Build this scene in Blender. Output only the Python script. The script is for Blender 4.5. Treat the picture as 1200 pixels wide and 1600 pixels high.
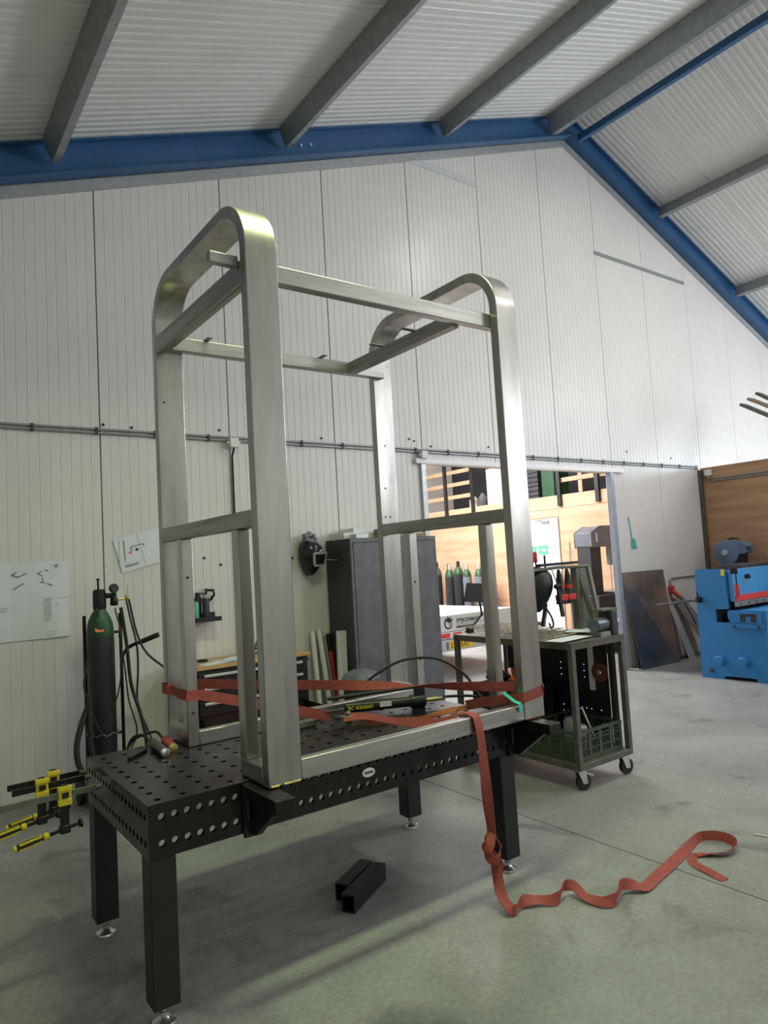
import bpy, math, random
from mathutils import Vector, Matrix
random.seed(7)
D = bpy.data
SC = bpy.context.scene
COL = SC.collection
for o in list(D.objects): D.objects.remove(o)
V = Vector
# ------------------------------------------------------------------ camera
yaw, pit, rol, F = 0.633009435, 0.0702890979, -0.0577830809, 1077.32146
fw = V((math.sin(yaw)*math.cos(pit), math.cos(yaw)*math.cos(pit), math.sin(pit)))
rt = V((math.cos(yaw), -math.sin(yaw), 0)); up = rt.cross(fw)
c, s = math.cos(rol), math.sin(rol)
rx, ux = rt*c+up*s, up*c-rt*s
cam = D.cameras.new('camera'); cam.sensor_width = 36; cam.lens = F*36/1600; cam.clip_start = .05; cam.clip_end = 200
co = D.objects.new('camera', cam); COL.objects.link(co)
co.matrix_world = Matrix(((rx.x, ux.x, -fw.x, 0), (rx.y, ux.y, -fw.y, 0), (rx.z, ux.z, -fw.z, 1.75), (0, 0, 0, 1)))
SC.camera = co
# ------------------------------------------------------------------ world, light, exposure
w = D.worlds.new('sky'); SC.world = w; w.use_nodes = True
w.node_tree.nodes['Background'].inputs[0].default_value = (.75, .85, 1, 1)
w.node_tree.nodes['Background'].inputs[1].default_value = .55
def area(name, loc, aim, sx, sy, power, col):
    l = D.lights.new(name, 'AREA'); l.shape = 'RECTANGLE'; l.size = sx; l.size_y = sy; l.energy = power; l.color = col
    o = D.objects.new(name, l); COL.objects.link(o); o.location = loc
    o.rotation_euler = (V(aim)-V(loc)).to_track_quat('-Z', 'Y').to_euler()
    return o
area('rooflight_daylight', (14.2, -.8, 5.45), (14.2-1.9, -.8, .45), 5.0, 3.0, 330, (.95, .96, 1))          # rooflight strip in the right slope
area('added_eave_fill', (18.9, -1.0, 3.9), (8, -.6, 3.6), 7.0, 1.6, 850, (.80, .89, 1))                # added light as an unseen window band, brightens the mezzanine side
area('added_gable_fill', (12.6, -6.9, 4.3), (11.6, 4, 5.2), 5.5, 2.0, 250, (.84, .90, 1))                 # added light as unseen front gable windows, brightens the right slope
area('added_front_fill', (1.5, -6.7, 2.1), (2.2, 4, 1.4), 4.5, 4.0, 60, (.88, 1, .72))                    # added greenish fill through an unseen door opening behind
tlamp = area('table_lamp_light', (2.15, 2.35, 5.38), (2.15, 2.35, 0), 1.5, .35, 70, (.82, 1, .50))                   # greenish tube lamp with reflector hung over the welding table
tlamp.data.spread = math.radians(128)
area('ridge_lamp_light', (8.17, 2.3, 7.3), (8.17, 2.3, 0), .35, 1.6, 130, (1, .96, .93))                     # lamp hung under the ridge
area('ridge_lamp_light', (8.17, -2.2, 7.3), (8.17, -2.2, 0), .35, 1.6, 130, (1, .96, .93))
area('next_hall_lamp_light', (8.6, 10.4, 4.55), (9.2, 10.4, 0), 3.6, 3.6, 1250, (1, .98, 1))                 # lamps of the next hall
SC.view_settings.view_transform = 'Standard'; SC.view_settings.look = 'None'
SC.view_settings.exposure = -0.14; SC.view_settings.gamma = 1; SC.view_settings.use_curve_mapping = False
# ------------------------------------------------------------------ materials
def mat(name, col, rough=.5, metal=0, var=.0, scale=6, stretch=(1, 1, 1), bump=0, bscale=60, col2=None, spec=.5, coord='Object', detail=6, emit=0, trans=0, lo=.35, hi=.65):
    m = D.materials.new(name); m.use_nodes = True; nt = m.node_tree; b = nt.nodes['Principled BSDF']
    b.inputs['Base Color'].default_value = (*col, 1); b.inputs['Roughness'].default_value = rough; b.inputs['Metallic'].default_value = metal
    b.inputs['Specular IOR Level'].default_value = spec
    if trans: b.inputs['Transmission Weight'].default_value = trans
    if emit: b.inputs['Emission Color'].default_value = (*col, 1); b.inputs['Emission Strength'].default_value = emit
    if var or col2 or bump:
        tc = nt.nodes.new('ShaderNodeTexCoord'); mp = nt.nodes.new('ShaderNodeMapping'); mp.inputs['Scale'].default_value = stretch
        nt.links.new(tc.outputs[coord], mp.inputs[0])
    if var or col2:
        nz = nt.nodes.new('ShaderNodeTexNoise'); nz.inputs['Scale'].default_value = scale; nz.inputs['Detail'].default_value = detail; nz.inputs['Roughness'].default_value = .6
        nt.links.new(mp.outputs[0], nz.inputs[0])
        r = nt.nodes.new('ShaderNodeValToRGB'); r.color_ramp.elements[0].position = lo; r.color_ramp.elements[1].position = hi
        a = col2 if col2 else tuple(x*(1-var) for x in col)
        r.color_ramp.elements[0].color = (*a, 1); r.color_ramp.elements[1].color = (*col, 1)
        nt.links.new(nz.outputs[0], r.inputs[0]); nt.links.new(r.outputs[0], b.inputs['Base Color'])
        rr = nt.nodes.new('ShaderNodeMapRange'); rr.inputs[3].default_value = min(1, rough+.12); rr.inputs[4].default_value = max(.03, rough-.08)
        nt.links.new(nz.outputs[0], rr.inputs[0]); nt.links.new(rr.outputs[0], b.inputs['Roughness'])
    if bump:
        n2 = nt.nodes.new('ShaderNodeTexNoise'); n2.inputs['Scale'].default_value = bscale; n2.inputs['Detail'].default_value = 4
        nt.links.new(mp.outputs[0], n2.inputs[0]); bp = nt.nodes.new('ShaderNodeBump'); bp.inputs['Strength'].default_value = bump; bp.inputs['Distance'].default_value = .01
        nt.links.new(n2.outputs[0], bp.inputs['Height']); nt.links.new(bp.outputs[0], b.inputs['Normal'])
    return m
M = {}
M['wall'] = mat('cream coated panel', (.69, .665, .635), .33, var=.05, scale=1.2)
M['wallback'] = mat('panel core', (.30, .29, .26), .8)
M['roof'] = mat('white coated roof sheet', (.70, .70, .68), .42, var=.05, scale=1.5)
M['galvt'] = mat('light galvanised flashing', (.45, .46, .46), .42, .4, var=.15, scale=14)
M['jamb'] = mat('blue grey door post', (.37, .41, .49), .45, .3, var=.15, scale=14)
M['galv'] = mat('galvanised steel', (.34, .36, .355), .42, .55, var=.18, scale=14)
M['galvlight'] = mat('pale galvanised strip', (.60, .62, .64), .4, .4, var=.12, scale=14)
M['blue'] = mat('blue painted beam', (.026, .105, .245), .42, var=.15, scale=3)
M['bluem'] = mat('blue machine paint', (.02, .20, .52), .38, var=.08, scale=4)
M['bluel'] = mat('light blue machine paint', (.06, .34, .72), .38, var=.06, scale=4)
M['blackm'] = mat('black phosphated steel', (.024, .025, .024), .27, .5, var=.45, scale=7)
M['blackl'] = mat('black painted steel', (.012, .012, .012), .45, .1, var=.3, scale=7)
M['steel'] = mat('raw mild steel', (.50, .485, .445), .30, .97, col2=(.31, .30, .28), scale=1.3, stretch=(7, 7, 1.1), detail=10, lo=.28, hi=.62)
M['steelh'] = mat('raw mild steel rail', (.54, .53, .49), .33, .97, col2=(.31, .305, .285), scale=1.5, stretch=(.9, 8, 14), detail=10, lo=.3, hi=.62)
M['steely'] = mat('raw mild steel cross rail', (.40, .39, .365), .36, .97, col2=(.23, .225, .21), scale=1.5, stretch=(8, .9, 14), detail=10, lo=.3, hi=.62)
M['sheet'] = mat('dark hot rolled sheet', (.62, .60, .59), .24, .92, col2=(.26, .265, .285), scale=1.3, detail=5)
M['zinc'] = mat('zinc plated steel', (.62, .62, .62), .25, .9)
M['chrome'] = mat('brushed aluminium', (.75, .75, .76), .3, .8)
M['conc'] = None
M['red'] = mat('red polyester webbing', (.36, .075, .06), .8, var=.25, scale=30, bump=.25, bscale=300)
M['orange'] = mat('orange webbing', (.55, .17, .06), .8, var=.2, scale=30, bump=.25, bscale=300)
M['redp'] = mat('red plastic', (.55, .035, .03), .4)
M['redb'] = mat('bright red paint', (.75, .07, .07), .4)
M['orangep'] = mat('orange plastic', (.8, .16, .03), .4)
M['yellow'] = mat('yellow plastic', (.78, .62, .02), .45)
M['green'] = mat('bottle green paint', (.015, .085, .03), .4, var=.2, scale=8)
M['greenp'] = mat('dark green plastic', (.055, .075, .05), .5, var=.2, scale=12)
M['greenl'] = mat('light green label', (.10, .42, .25), .5)
M['teal'] = mat('turquoise plastic', (.05, .52, .43), .5)
M['cylb'] = mat('black cylinder paint', (.028, .030, .033), .36, var=.35, scale=8)
M['cylg'] = mat('grey cylinder paint', (.19, .20, .23), .36, var=.2, scale=8)
M['rust'] = mat('rusty red primer', (.20, .045, .025), .6, var=.3, scale=10)
M['rubber'] = mat('black rubber', (.015, .015, .015), .6)
M['cab'] = mat('grey cabinet enamel', (.145, .145, .165), .45, var=.25, scale=9, detail=4)
M['cabd'] = mat('dark grey cabinet side', (.045, .046, .05), .5, var=.2, scale=5)
M['paper'] = mat('white paper', (.72, .74, .78), .8, var=.06, scale=6)
M['ink'] = mat('dark printing ink', (.05, .05, .06), .8)
M['inkm'] = mat('mid grey printing ink', (.14, .145, .16), .8)
M['inkg'] = mat('grey printing ink', (.42, .43, .46), .8)
M['white'] = mat('white paint', (.80, .80, .80), .4)
M['whitep'] = mat('white plastic', (.74, .73, .70), .45)
M['ply'] = mat('birch plywood', (.70, .44, .28), .55, col2=(.58, .33, .19), scale=2.2, stretch=(1, .35, 3.2), detail=3)
M['plyb'] = mat('brown plywood', (.47, .285, .16), .5, col2=(.36, .20, .10), scale=2.4, stretch=(1, .35, 3.6), detail=3)
M['wood'] = mat('beech worktop', (.55, .34, .14), .45, var=.25, scale=5, stretch=(.6, 6, 6))
M['pine'] = mat('pine batten', (.62, .38, .22), .6, var=.2, scale=6)
M['dark'] = mat('dark void and fittings', (.035, .035, .04), .8)
M['skin'] = mat('faded cardboard', (.35, .25, .17), .7, var=.3, scale=8)
M['brass'] = mat('brass fitting', (.55, .42, .15), .35, .8)
M['motor'] = mat('blue grey motor enamel', (.10, .13, .16), .35, .2)
M['hel'] = mat('black helmet shell', (.015, .015, .017), .22)
M['silver'] = mat('silver print', (.45, .45, .44), .35, .3)
M['reel'] = mat('blue grey plastic', (.13, .19, .31), .45)
M['plate'] = mat('yellow number plate', (.85, .52, .02), .4)
M['led'] = mat('lamp diffuser', (1, 1, 1), .5, emit=6)
M['poly'] = mat('milky polycarbonate', (.85, .88, .9), .4, emit=1.2)
M['oliv'] = mat('olive painted steel', (.17, .17, .13), .5, .3, var=.3, scale=9)
M['cartm'] = mat('worn brown steel', (.15, .14, .12), .5, .45, var=.35, scale=8)
M['wire'] = mat('rusty wire', (.50, .46, .33), .5, .5)
# concrete floor
def concrete():
    m = D.materials.new('power floated concrete'); m.use_nodes = True; nt = m.node_tree; b = nt.nodes['Principled BSDF']
    N = lambda t: nt.nodes.new(t); L = nt.links.new
    tc = N('ShaderNodeTexCoord')
    n1 = N('ShaderNodeTexNoise'); n1.inputs['Scale'].default_value = .9; n1.inputs['Detail'].default_value = 9; n1.inputs['Roughness'].default_value = .65
    n2 = N('ShaderNodeTexNoise'); n2.inputs['Scale'].default_value = 2.2; n2.inputs['Detail'].default_value = 8; n2.inputs['Distortion'].default_value = .6
    n3 = N('ShaderNodeTexNoise'); n3.inputs['Scale'].default_value = 45; n3.inputs['Detail'].default_value = 5
    for n in (n1, n2, n3): L(tc.outputs['Generated' if 0 else 'Object'], n.inputs[0])
    r1 = N('ShaderNodeValToRGB'); r1.color_ramp.elements[0].position = .3; r1.color_ramp.elements[1].position = .7
    r1.color_ramp.elements[0].color = (.19, .195, .185, 1); r1.color_ramp.elements[1].color = (.345, .345, .335, 1)
    L(n1.outputs[0], r1.inputs[0])
    r2 = N('ShaderNodeValToRGB'); r2.color_ramp.elements[0].position = .27; r2.color_ramp.elements[1].position = .40
    r2.color_ramp.elements[0].color = (.5, .5, .5, 1); r2.color_ramp.elements[1].color = (1, 1, 1, 1); L(n2.outputs[0], r2.inputs[0])
    r3 = N('ShaderNodeValToRGB'); r3.color_ramp.elements[0].position = .3; r3.color_ramp.elements[1].position = .7
    r3.color_ramp.elements[0].color = (.82, .82, .82, 1); r3.color_ramp.elements[1].color = (1.06, 1.06, 1.06, 1); L(n3.outputs[0], r3.inputs[0])
    m1 = N('ShaderNodeMix'); m1.data_type = 'RGBA'; m1.blend_type = 'MULTIPLY'; m1.inputs[0].default_value = 1
    m2 = N('ShaderNodeMix'); m2.data_type = 'RGBA'; m2.blend_type = 'MULTIPLY'; m2.inputs[0].default_value = 1
    L(r1.outputs[0], m1.inputs[6]); L(r2.outputs[0], m1.inputs[7]); L(m1.outputs[2], m2.inputs[6]); L(r3.outputs[0], m2.inputs[7]); L(m2.outputs[2], b.inputs['Base Color'])
    mr = N('ShaderNodeMapRange'); mr.inputs[3].default_value = .62; mr.inputs[4].default_value = .38; L(n2.outputs[0], mr.inputs[0]); L(mr.outputs[0], b.inputs['Roughness'])
    bp = N('ShaderNodeBump'); bp.inputs['Strength'].default_value = .12; bp.inputs['Distance'].default_value = .01; L(n3.outputs[0], bp.inputs['Height']); L(bp.outputs[0], b.inputs['Normal'])
    return m
M['conc'] = concrete()
# ------------------------------------------------------------------ mesh helpers (all shapes are given in world coordinates)
ORG = {}
class MB:
    def __init__(s): s.v = []; s.f = []
    def add(s, vs, fs):
        n = len(s.v); s.v += [V(p) for p in vs]; s.f += [[i+n for i in f] for f in fs]; return s
    def box(s, x0, x1, y0, y1, z0, z1):
        return s.add([(x, y, z) for z in (z0, z1) for y in (y0, y1) for x in (x0, x1)], [(0, 2, 3, 1), (4, 5, 7, 6), (0, 1, 5, 4), (2, 6, 7, 3), (0, 4, 6, 2), (1, 3, 7, 5)])
    def obox(s, c, a, b, d):
        c, a, b, d = V(c), V(a), V(b), V(d)
        if a.cross(b).dot(d) < 0: d = -d
        return s.add([c+a*i+b*j+d*k for k in (-1, 1) for j in (-1, 1) for i in (-1, 1)], [(0, 2, 3, 1), (4, 5, 7, 6), (0, 1, 5, 4), (2, 6, 7, 3), (0, 4, 6, 2), (1, 3, 7, 5)])
    def bar(s, p0, p1, wd, ht, upv=(0, 0, 1)):
        p0, p1 = V(p0), V(p1); d = (p1-p0); u = V(upv)
        sd = d.cross(u).normalized(); u2 = sd.cross(d).normalized()
        return s.obox((p0+p1)/2, d/2, sd*wd/2, u2*ht/2)
    def prism(s, poly, ext):
        ps = [V(p) for p in poly]; e = V(ext); n = len(ps)
        nrm = V((0, 0, 0))
        for i in range(n): nrm += ps[i].cross(ps[(i+1) % n])
        if nrm.dot(e) > 0: ps = ps[::-1]
        return s.add(ps+[p+e for p in ps], [list(range(n)), list(range(2*n-1, n-1, -1))]+[(i, i+n, (i+1) % n+n, (i+1) % n)[::-1] for i in range(n)])
    def cyl(s, p0, p1, r0, r1=None, n=16):
        r1 = r0 if r1 is None else r1; return s.tube([p0, p1], [r0, r1], n)
    def tube(s, pts, r, n=8, closed=False):
        pts = [V(p) for p in pts]; m = len(pts); rs = r if isinstance(r, (list, tuple)) else [r]*m
        prev = None; rings = []; b0 = len(s.v)
        for i, p in enumerate(pts):
            t = ((pts[(i+1) % m]-pts[i-1]) if closed else (pts[min(i+1, m-1)]-pts[max(i-1, 0)])).normalized()
            if prev is None:
                a = V((0, 0, 1)) if abs(t.z) < .9 else V((1, 0, 0)); prev = a
            u = (prev-t*prev.dot(t))
            if u.length < 1e-5: u = t.orthogonal()
            u.normalize(); prev = u; w2 = t.cross(u)
            s.v += [p+(u*math.cos(2*math.pi*k/n)+w2*math.sin(2*math.pi*k/n))*rs[i] for k in range(n)]
        for i in range(m if closed else m-1):
            j = (i+1) % m
            for k in range(n):
                s.f.append([b0+i*n+k, b0+i*n+(k+1) % n, b0+j*n+(k+1) % n, b0+j*n+k])
        if not closed: s.f.append([b0+k for k in range(n)][::-1]); s.f.append([b0+(m-1)*n+k for k in range(n)])
        return s
    def lathe(s, cpt, prof, n=24, axis=(0, 0, 1)):
        return s._lathe(V(cpt), prof, n, V(axis).normalized())
    def _lathe(s, cpt, prof, n, ax):
        u = ax.orthogonal().normalized(); w2 = ax.cross(u); b0 = len(s.v); m = len(prof)
        for r, z in prof: s.v += [cpt+ax*z+(u*math.cos(2*math.pi*k/n)+w2*math.sin(2*math.pi*k/n))*max(r, .0005) for k in range(n)]
        for i in range(m-1):
            for k in range(n): s.f.append([b0+i*n+k, b0+i*n+(k+1) % n, b0+(i+1)*n+(k+1) % n, b0+(i+1)*n+k])
        s.f.append([b0+k for k in range(n)][::-1]); s.f.append([b0+(m-1)*n+k for k in range(n)])
        return s
    def ball(s, cpt, rad, n=14, m=9):
        cpt = V(cpt); rad = V(rad) if not isinstance(rad, (int, float)) else V((rad,)*3); b0 = len(s.v)
        for i in range(m+1):
            a = math.pi*(i/m-.5); rr = max(math.cos(a), .01)
            s.v += [cpt+V((rad.x*rr*math.cos(2*math.pi*k/n), rad.y*rr*math.sin(2*math.pi*k/n), rad.z*math.sin(a))) for k in range(n)]
        for i in range(m):
            for k in range(n): s.f.append([b0+i*n+k, b0+i*n+(k+1) % n, b0+(i+1)*n+(k+1) % n, b0+(i+1)*n+k])
        s.f.append([b0+k for k in range(n)][::-1]); s.f.append([b0+m*n+k for k in range(n)]); return s
    def ribbon(s, pts, wds, half, th=.003):
        # webbing: a thin closed strip; wds = width direction at each point
        pts = [V(p) for p in pts]; m = len(pts); b0 = len(s.v)
        for i, p in enumerate(pts):
            t = (pts[min(i+1, m-1)]-pts[max(i-1, 0)]).normalized(); wd = V(wds[i]); wd = (wd-t*wd.dot(t)).normalized(); nn = t.cross(wd)*th/2
            s.v += [p+wd*half+nn, p-wd*half+nn, p-wd*half-nn, p+wd*half-nn]
        for i in range(m-1):
            a, b = b0+4*i, b0+4*i+4
            for k in range(4): s.f.append([a+k, a+(k+1) % 4, b+(k+1) % 4, b+k])
        s.f.append([b0+3, b0+2, b0+1, b0]); s.f.append([b0+4*(m-1)+k for k in range(4)]); return s
    def holeplate(s, o, U, W, wlen, hlen, th, us, ws, r, skip=None):
        # a plate (origin o, unit axes U and W, thickness against U x W) drilled through at every (us, ws)
        o, U, W = V(o), V(U), V(W); Nn = U.cross(W)
        ue = [0]+[(a+b)/2 for a, b in zip(us, us[1:])]+[wlen]; we = [0]+[(a+b)/2 for a, b in zip(ws, ws[1:])]+[hlen]
        P = lambda a, b, k: o+U*a+W*b-Nn*th*k
        for i, uc in enumerate(us):
            for j, wc in enumerate(ws):
                a0, a1, c0, c1 = ue[i], ue[i+1], we[j], we[j+1]
                if skip and skip(i, j):
                    for k in (0, 1):
                        s.add([P(a0, c0, k), P(a1, c0, k), P(a1, c1, k), P(a0, c1, k)], [(0, 1, 2, 3) if k == 0 else (3, 2, 1, 0)])
                    continue
                bd = []
                for (p, q) in (((a0, c0), (a1, c0)), ((a1, c0), (a1, c1)), ((a1, c1), (a0, c1)), ((a0, c1), (a0, c0))):
                    for t in (0, 1/3, 2/3): bd.append((p[0]+(q[0]-p[0])*t, p[1]+(q[1]-p[1])*t))
                n = 12; vs = []
                for k in (0, 1):
                    vs += [P(x, y, k) for x, y in bd]
                    for q in range(n):
                        an = math.radians(225+q*30); vs.append(P(uc+r*math.cos(an), wc+r*math.sin(an), k))
                fs = []
                for q in range(n):
                    q2 = (q+1) % n
                    fs += [(q, q2, n+q2, n+q), (3*n+q, 3*n+q2, 2*n+q2, 2*n+q), (n+q, n+q2, 3*n+q2, 3*n+q)]
                s.add(vs, fs)
        for (p, q) in (((0, 0), (wlen, 0)), ((wlen, 0), (wlen, hlen)), ((wlen, hlen), (0, hlen)), ((0, hlen), (0, 0))):
            s.add([P(*p, 0), P(*p, 1), P(*q, 1), P(*q, 0)], [(0, 1, 2, 3)])
        return s
    def build(s, name, m, parent=None, label=None, cat=None, group=None, kind=None, bev=0, sharp=32):
        if parent is None:
            xs = [p.x for p in s.v]; ys = [p.y for p in s.v]; zs = [p.z for p in s.v]
            org = V(((min(xs)+max(xs))/2, (min(ys)+max(ys))/2, min(zs)))
        else: org = ORG[parent.name]
        me = D.meshes.new(name); me.from_pydata([p-org for p in s.v], [], s.f); me.update()
        me.materials.append(M[m] if isinstance(m, str) else m)
        me.polygons.foreach_set('use_smooth', [True]*len(me.polygons)); me.set_sharp_from_angle(angle=math.radians(sharp))
        o = D.objects.new(name, me); COL.objects.link(o); ORG[o.name] = org
        if parent is None: o.location = org
        else: o.parent = parent
        if bev:
            b = o.modifiers.new('edge', 'BEVEL'); b.width = bev; b.segments = 2; b.limit_method = 'ANGLE'; b.angle_limit = math.radians(40)
        tag(o, label, cat, group, kind); return o
def tag(o, label=None, cat=None, group=None, kind=None):
    for k, v in (('label', label), ('category', cat), ('group', group), ('kind', kind)):
        if v: o[k] = v
def thing(name, loc, label=None, cat=None, group=None, kind=None):
    o = D.objects.new(name, None); COL.objects.link(o); o.location = loc; o.empty_display_size = .1; ORG[o.name] = V(loc); tag(o, label, cat, group, kind); return o
def again(o, off, parent=None):
    # one more like it: shares the mesh, shifted by off
    c2 = o.copy(); COL.objects.link(c2); c2.location = o.location+V(off)
    if parent: c2.parent = parent
    ORG[c2.name] = ORG[o.name]; return c2
def copy_tree(o, off, label=None, parent=None):
    c2 = o.copy(); COL.objects.link(c2); ORG[c2.name] = ORG[o.name]+V(off)
    if parent is None: c2.location = o.location+V(off)
    else: c2.parent = parent
    if label: c2['label'] = label
    for ch in o.children: copy_tree(ch, (0, 0, 0), None, c2)
    return c2
def text(st, size, o, U, W, m, parent, name='lettering', bold=0, sx=1):
    # flat lettering lying on a surface: baseline starts at o and runs along U, letters stand along W
    cu = D.curves.new('t', 'FONT'); cu.body = st; cu.size = size; cu.extrude = .0008; cu.offset = bold; cu.resolution_u = 3
    to = D.objects.new('t', cu); COL.objects.link(to); bpy.context.view_layer.update()
    me = to.evaluated_get(bpy.context.evaluated_depsgraph_get()).to_mesh()
    o, U, W = V(o), V(U).normalized(), V(W).normalized(); Nn = U.cross(W)
    mb = MB(); mb.v = [o+U*p.co.x*sx+W*p.co.y+Nn*p.co.z for p in me.vertices]; mb.f = [list(p.vertices) for p in me.polygons]
    to.to_mesh_clear(); D.objects.remove(to); D.curves.remove(cu)
    return mb.build(name, m, parent)
def smooth_path(pts, n=6):
    # Catmull-Rom through the points
    P = [V(p) for p in pts]; P = [P[0]*2-P[1]]+P+[P[-1]*2-P[-2]]; out = []
    for i in range(1, len(P)-2):
        a, b, c2, d = P[i-1:i+3]
        for k in range(n):
            t = k/n; out.append(.5*((2*b)+(c2-a)*t+(2*a-5*b+4*c2-d)*t*t+(3*b-a-3*c2+d)*t**3))
    return out+[P[-2]]
def circ(cx, cy, r, n=20): return [(cx+r*math.cos(2*math.pi*k/n), cy+r*math.sin(2*math.pi*k/n)) for k in range(n)]
# ================================================================== THE SETTING
YW = 6.15; RX, RZ, SL = 8.17, 8.08, .38            # gable wall plane, ridge position and height, roof slope
roofz = lambda x: RZ-SL*abs(x-RX)
XP = 11.12                                          # plywood partition
# floor: two poured slabs with a joint between them
fl = MB().box(-3.3, 20, -7.2, 15, -.25, -.06).build('floor', 'conc', kind='structure')
MB().box(-3.3, 3.458, -7.2, 15, -.06, 0).build('floor_slab', 'conc', fl)
MB().box(3.466, 20, -7.2, 15, -.06, 0).build('floor_slab', 'conc', fl)
# gable wall: core + coated sandwich panels with pressed grooves
J = [-3.27, -2.07, -.87, .33, 1.533, 2.721, 3.917, 5.115, 6.307, 7.53, 8.727, 9.937, 11.185, 12.44, 13.66, 14.87, 16.08, 17.29, 18.5, 19.7]
DL, DR, DT = 5.125, 8.727, 2.845
wb = MB()
wb.prism([(-3.3, 6.20, 0), (DL, 6.20, 0), (DL, 6.20, DT), (DR, 6.20, DT), (DR, 6.20, 0), (19.9, 6.20, 0), (19.9, 6.20, roofz(19.9)+.1), (RX, 6.20, RZ+.1), (-3.3, 6.20, roofz(-3.3)+.1)], (0, .05, 0))
wall_back = wb.build('wall_back', 'wallback', kind='structure')
def panel(x0, x1, z0, ztop=None):
    g = .004; xs = [x0+g]; n = 15; pr = []
    for k in range(1, n):
        xk = x0+(x1-x0)*k/n; dp = .0028
        pr += [(xk-.0042, 0), (xk-.001, dp), (xk+.001, dp), (xk+.0042, 0)]
    pr = [(x0+g, .006), (x0+g+.004, 0)]+pr+[(x1-g-.004, 0), (x1-g, .006)]
    if x0 < RX < x1: pr = sorted(pr+[(RX, 0)])
    mb = MB(); m = len(pr)
    vs = []
    for x, d in pr:
        zt = roofz(x)-.1 if ztop is None else ztop
        vs += [(x, YW+d, z0), (x, YW+d, zt), (x, YW+.05, z0), (x, YW+.05, zt)]
    fs = []
    for i in range(m-1):
        a, b = 4*i, 4*i+4
        fs += [(a, b, b+1, a+1), (a+2, a+3, b+3, b+2), (a+1, b+1, b+3, a+3), (a, a+2, b+2, b)]
    fs += [(0, 1, 3, 2), (4*m-4, 4*m-2, 4*m-1, 4*m-3)]
    mb.add(vs, fs).build('wall_panel', 'wall', wall_back, sharp=10)
for x0, x1 in zip(J, J[1:]):
    if x1 <= DL+.02 or x0 >= DR-.01: panel(x0, x1, 0)
    else: panel(x0, x1, DT)
# seams closed by metal strips and screw heads on the gable
MB().box(5.12, 6.30, YW-.006, YW, 6.53, 6.62).build('cover_strip', 'galvlight', wall_back)
MB().box(8.70, 11.16, YW-.006, YW, 6.165, 6.225).build('cover_strip', 'galv', wall_back)
sc = None
for x, z in ((1.56, 3.06), (2.62, 3.08), (3.75, 3.07), (5.25, 3.06), (6.2, 3.1), (5.0, 3.11), (10.3, 3.13), (2.28, 1.99), (2.76, 1.95), (2.42, 1.87), (2.58, 1.80), (9.12, 3.18), (2.2, 1.70), (2.29, 1.71), (3.30, 1.95), (3.34, 1.83), (3.27, 1.91), (4.93, 3.13), (1.80, 3.05)):
    if sc is None:
        sc = MB().cyl((x, YW+.002, z), (x, YW-.012, z), .013, .011, 10).build('screw_head', 'blackm', wall_back); s0 = V((x, 0, z))
    else: again(sc, V((x, 0, z))-s0)
# doorway trim
MB().box(4.98, 8.95, YW-.05, YW-.002, 2.845, 2.905).build('trim_1', 'white', kind='structure', bev=.004)                 # header rail of the opening
MB().box(5.06, 5.13, YW-.035, YW+.105, 0, 2.845).build('trim_2', 'galvlight', kind='structure', bev=.004)
MB().box(8.55, 8.63, YW-.09, YW-.001, 0, 2.845).build('trim_3', 'jamb', kind='structure', bev=.006)
# roof sheets, both slopes
def slope(side, y0, y1):
    pr = []; p = .0833; n = 12; g = .003
    for k in range(n):
        b = y0+p*k; pr += [(b+.004, 0), (b+.036, 0), (b+.046, .009), (b+.072, .009)]
    pr[0] = (y0+g, 0); pr.append((y1-g, 0))
    xa, xb = (RX-.02, -3.3) if side < 0 else (RX+.02, 19.9)
    vs = []; fs = []
    for y, d in pr:
        for x in (xa, xb): vs += [(x, y, roofz(x)+d), (x, y, roofz(x)+.05)]
    for i in range(len(pr)-1):
        a, b = 4*i, 4*i+4
        fs += [(a, a+2, b+2, b), (a+1, b+1, b+3, a+3), (a, b, b+1, a+1), (a+2, a+3, b+3, b+2)]
    fs += [(0, 1, 3, 2), (len(vs)-4, len(vs)-2, len(vs)-1, len(vs)-3)]
    return MB().add(vs, fs)
for side in (-1, 1):
    xe = -3.4 if side < 0 else 20
    ce = MB().prism([(RX, -7.2, RZ+.06), (RX, 6.3, RZ+.06), (xe, 6.3, roofz(xe)+.06), (xe, -7.2, roofz(xe)+.06)], (0, 0, .08)).build('ceiling', 'roof', kind='structure')
    first = slope(side, 5.12, 6.12).build('roof_sheet', 'roof', ce, sharp=10)
    for k in range(1, 13): again(first, (0, -1.0*k, 0))
# roof steel: rafters on the gable, purlins running into the hall
for side in (-1, 1):
    x1 = -3.3 if side < 0 else 19.9; n = V((-SL*side*-1, 0, 0))
    def rp(x, dz): return (x, 0, roofz(x)+dz)
    mb = MB()
    def strip(y0, y1, d0, d1): mb.prism([(RX, y0, RZ+d0), (x1, y0, roofz(x1)+d0), (x1, y0, roofz(x1)+d1), (RX, y0, RZ+d1)], (0, y1-y0, 0))
    strip(6.045, 6.055, -.30, -.005); strip(5.985, 6.115, -.02, -.002); strip(5.985, 6.115, -.305, -.29)
    mb.build('roof_rafter', 'blue', label='blue I-beam roof rafter, '+('long left slope above the drawings' if side < 0 else 'right slope descending above the plywood wall'), cat='beam', group='blue rafters on the gable')
    tr = MB().prism([(RX, 6.118, RZ-.315), (x1, 6.118, roofz(x1)-.315), (x1, 6.118, roofz(x1)-.41), (RX, 6.118, RZ-.41)], (0, .03, 0)).build('trim_4' if side < 0 else 'trim_5', 'galvt', kind='structure')
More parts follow.
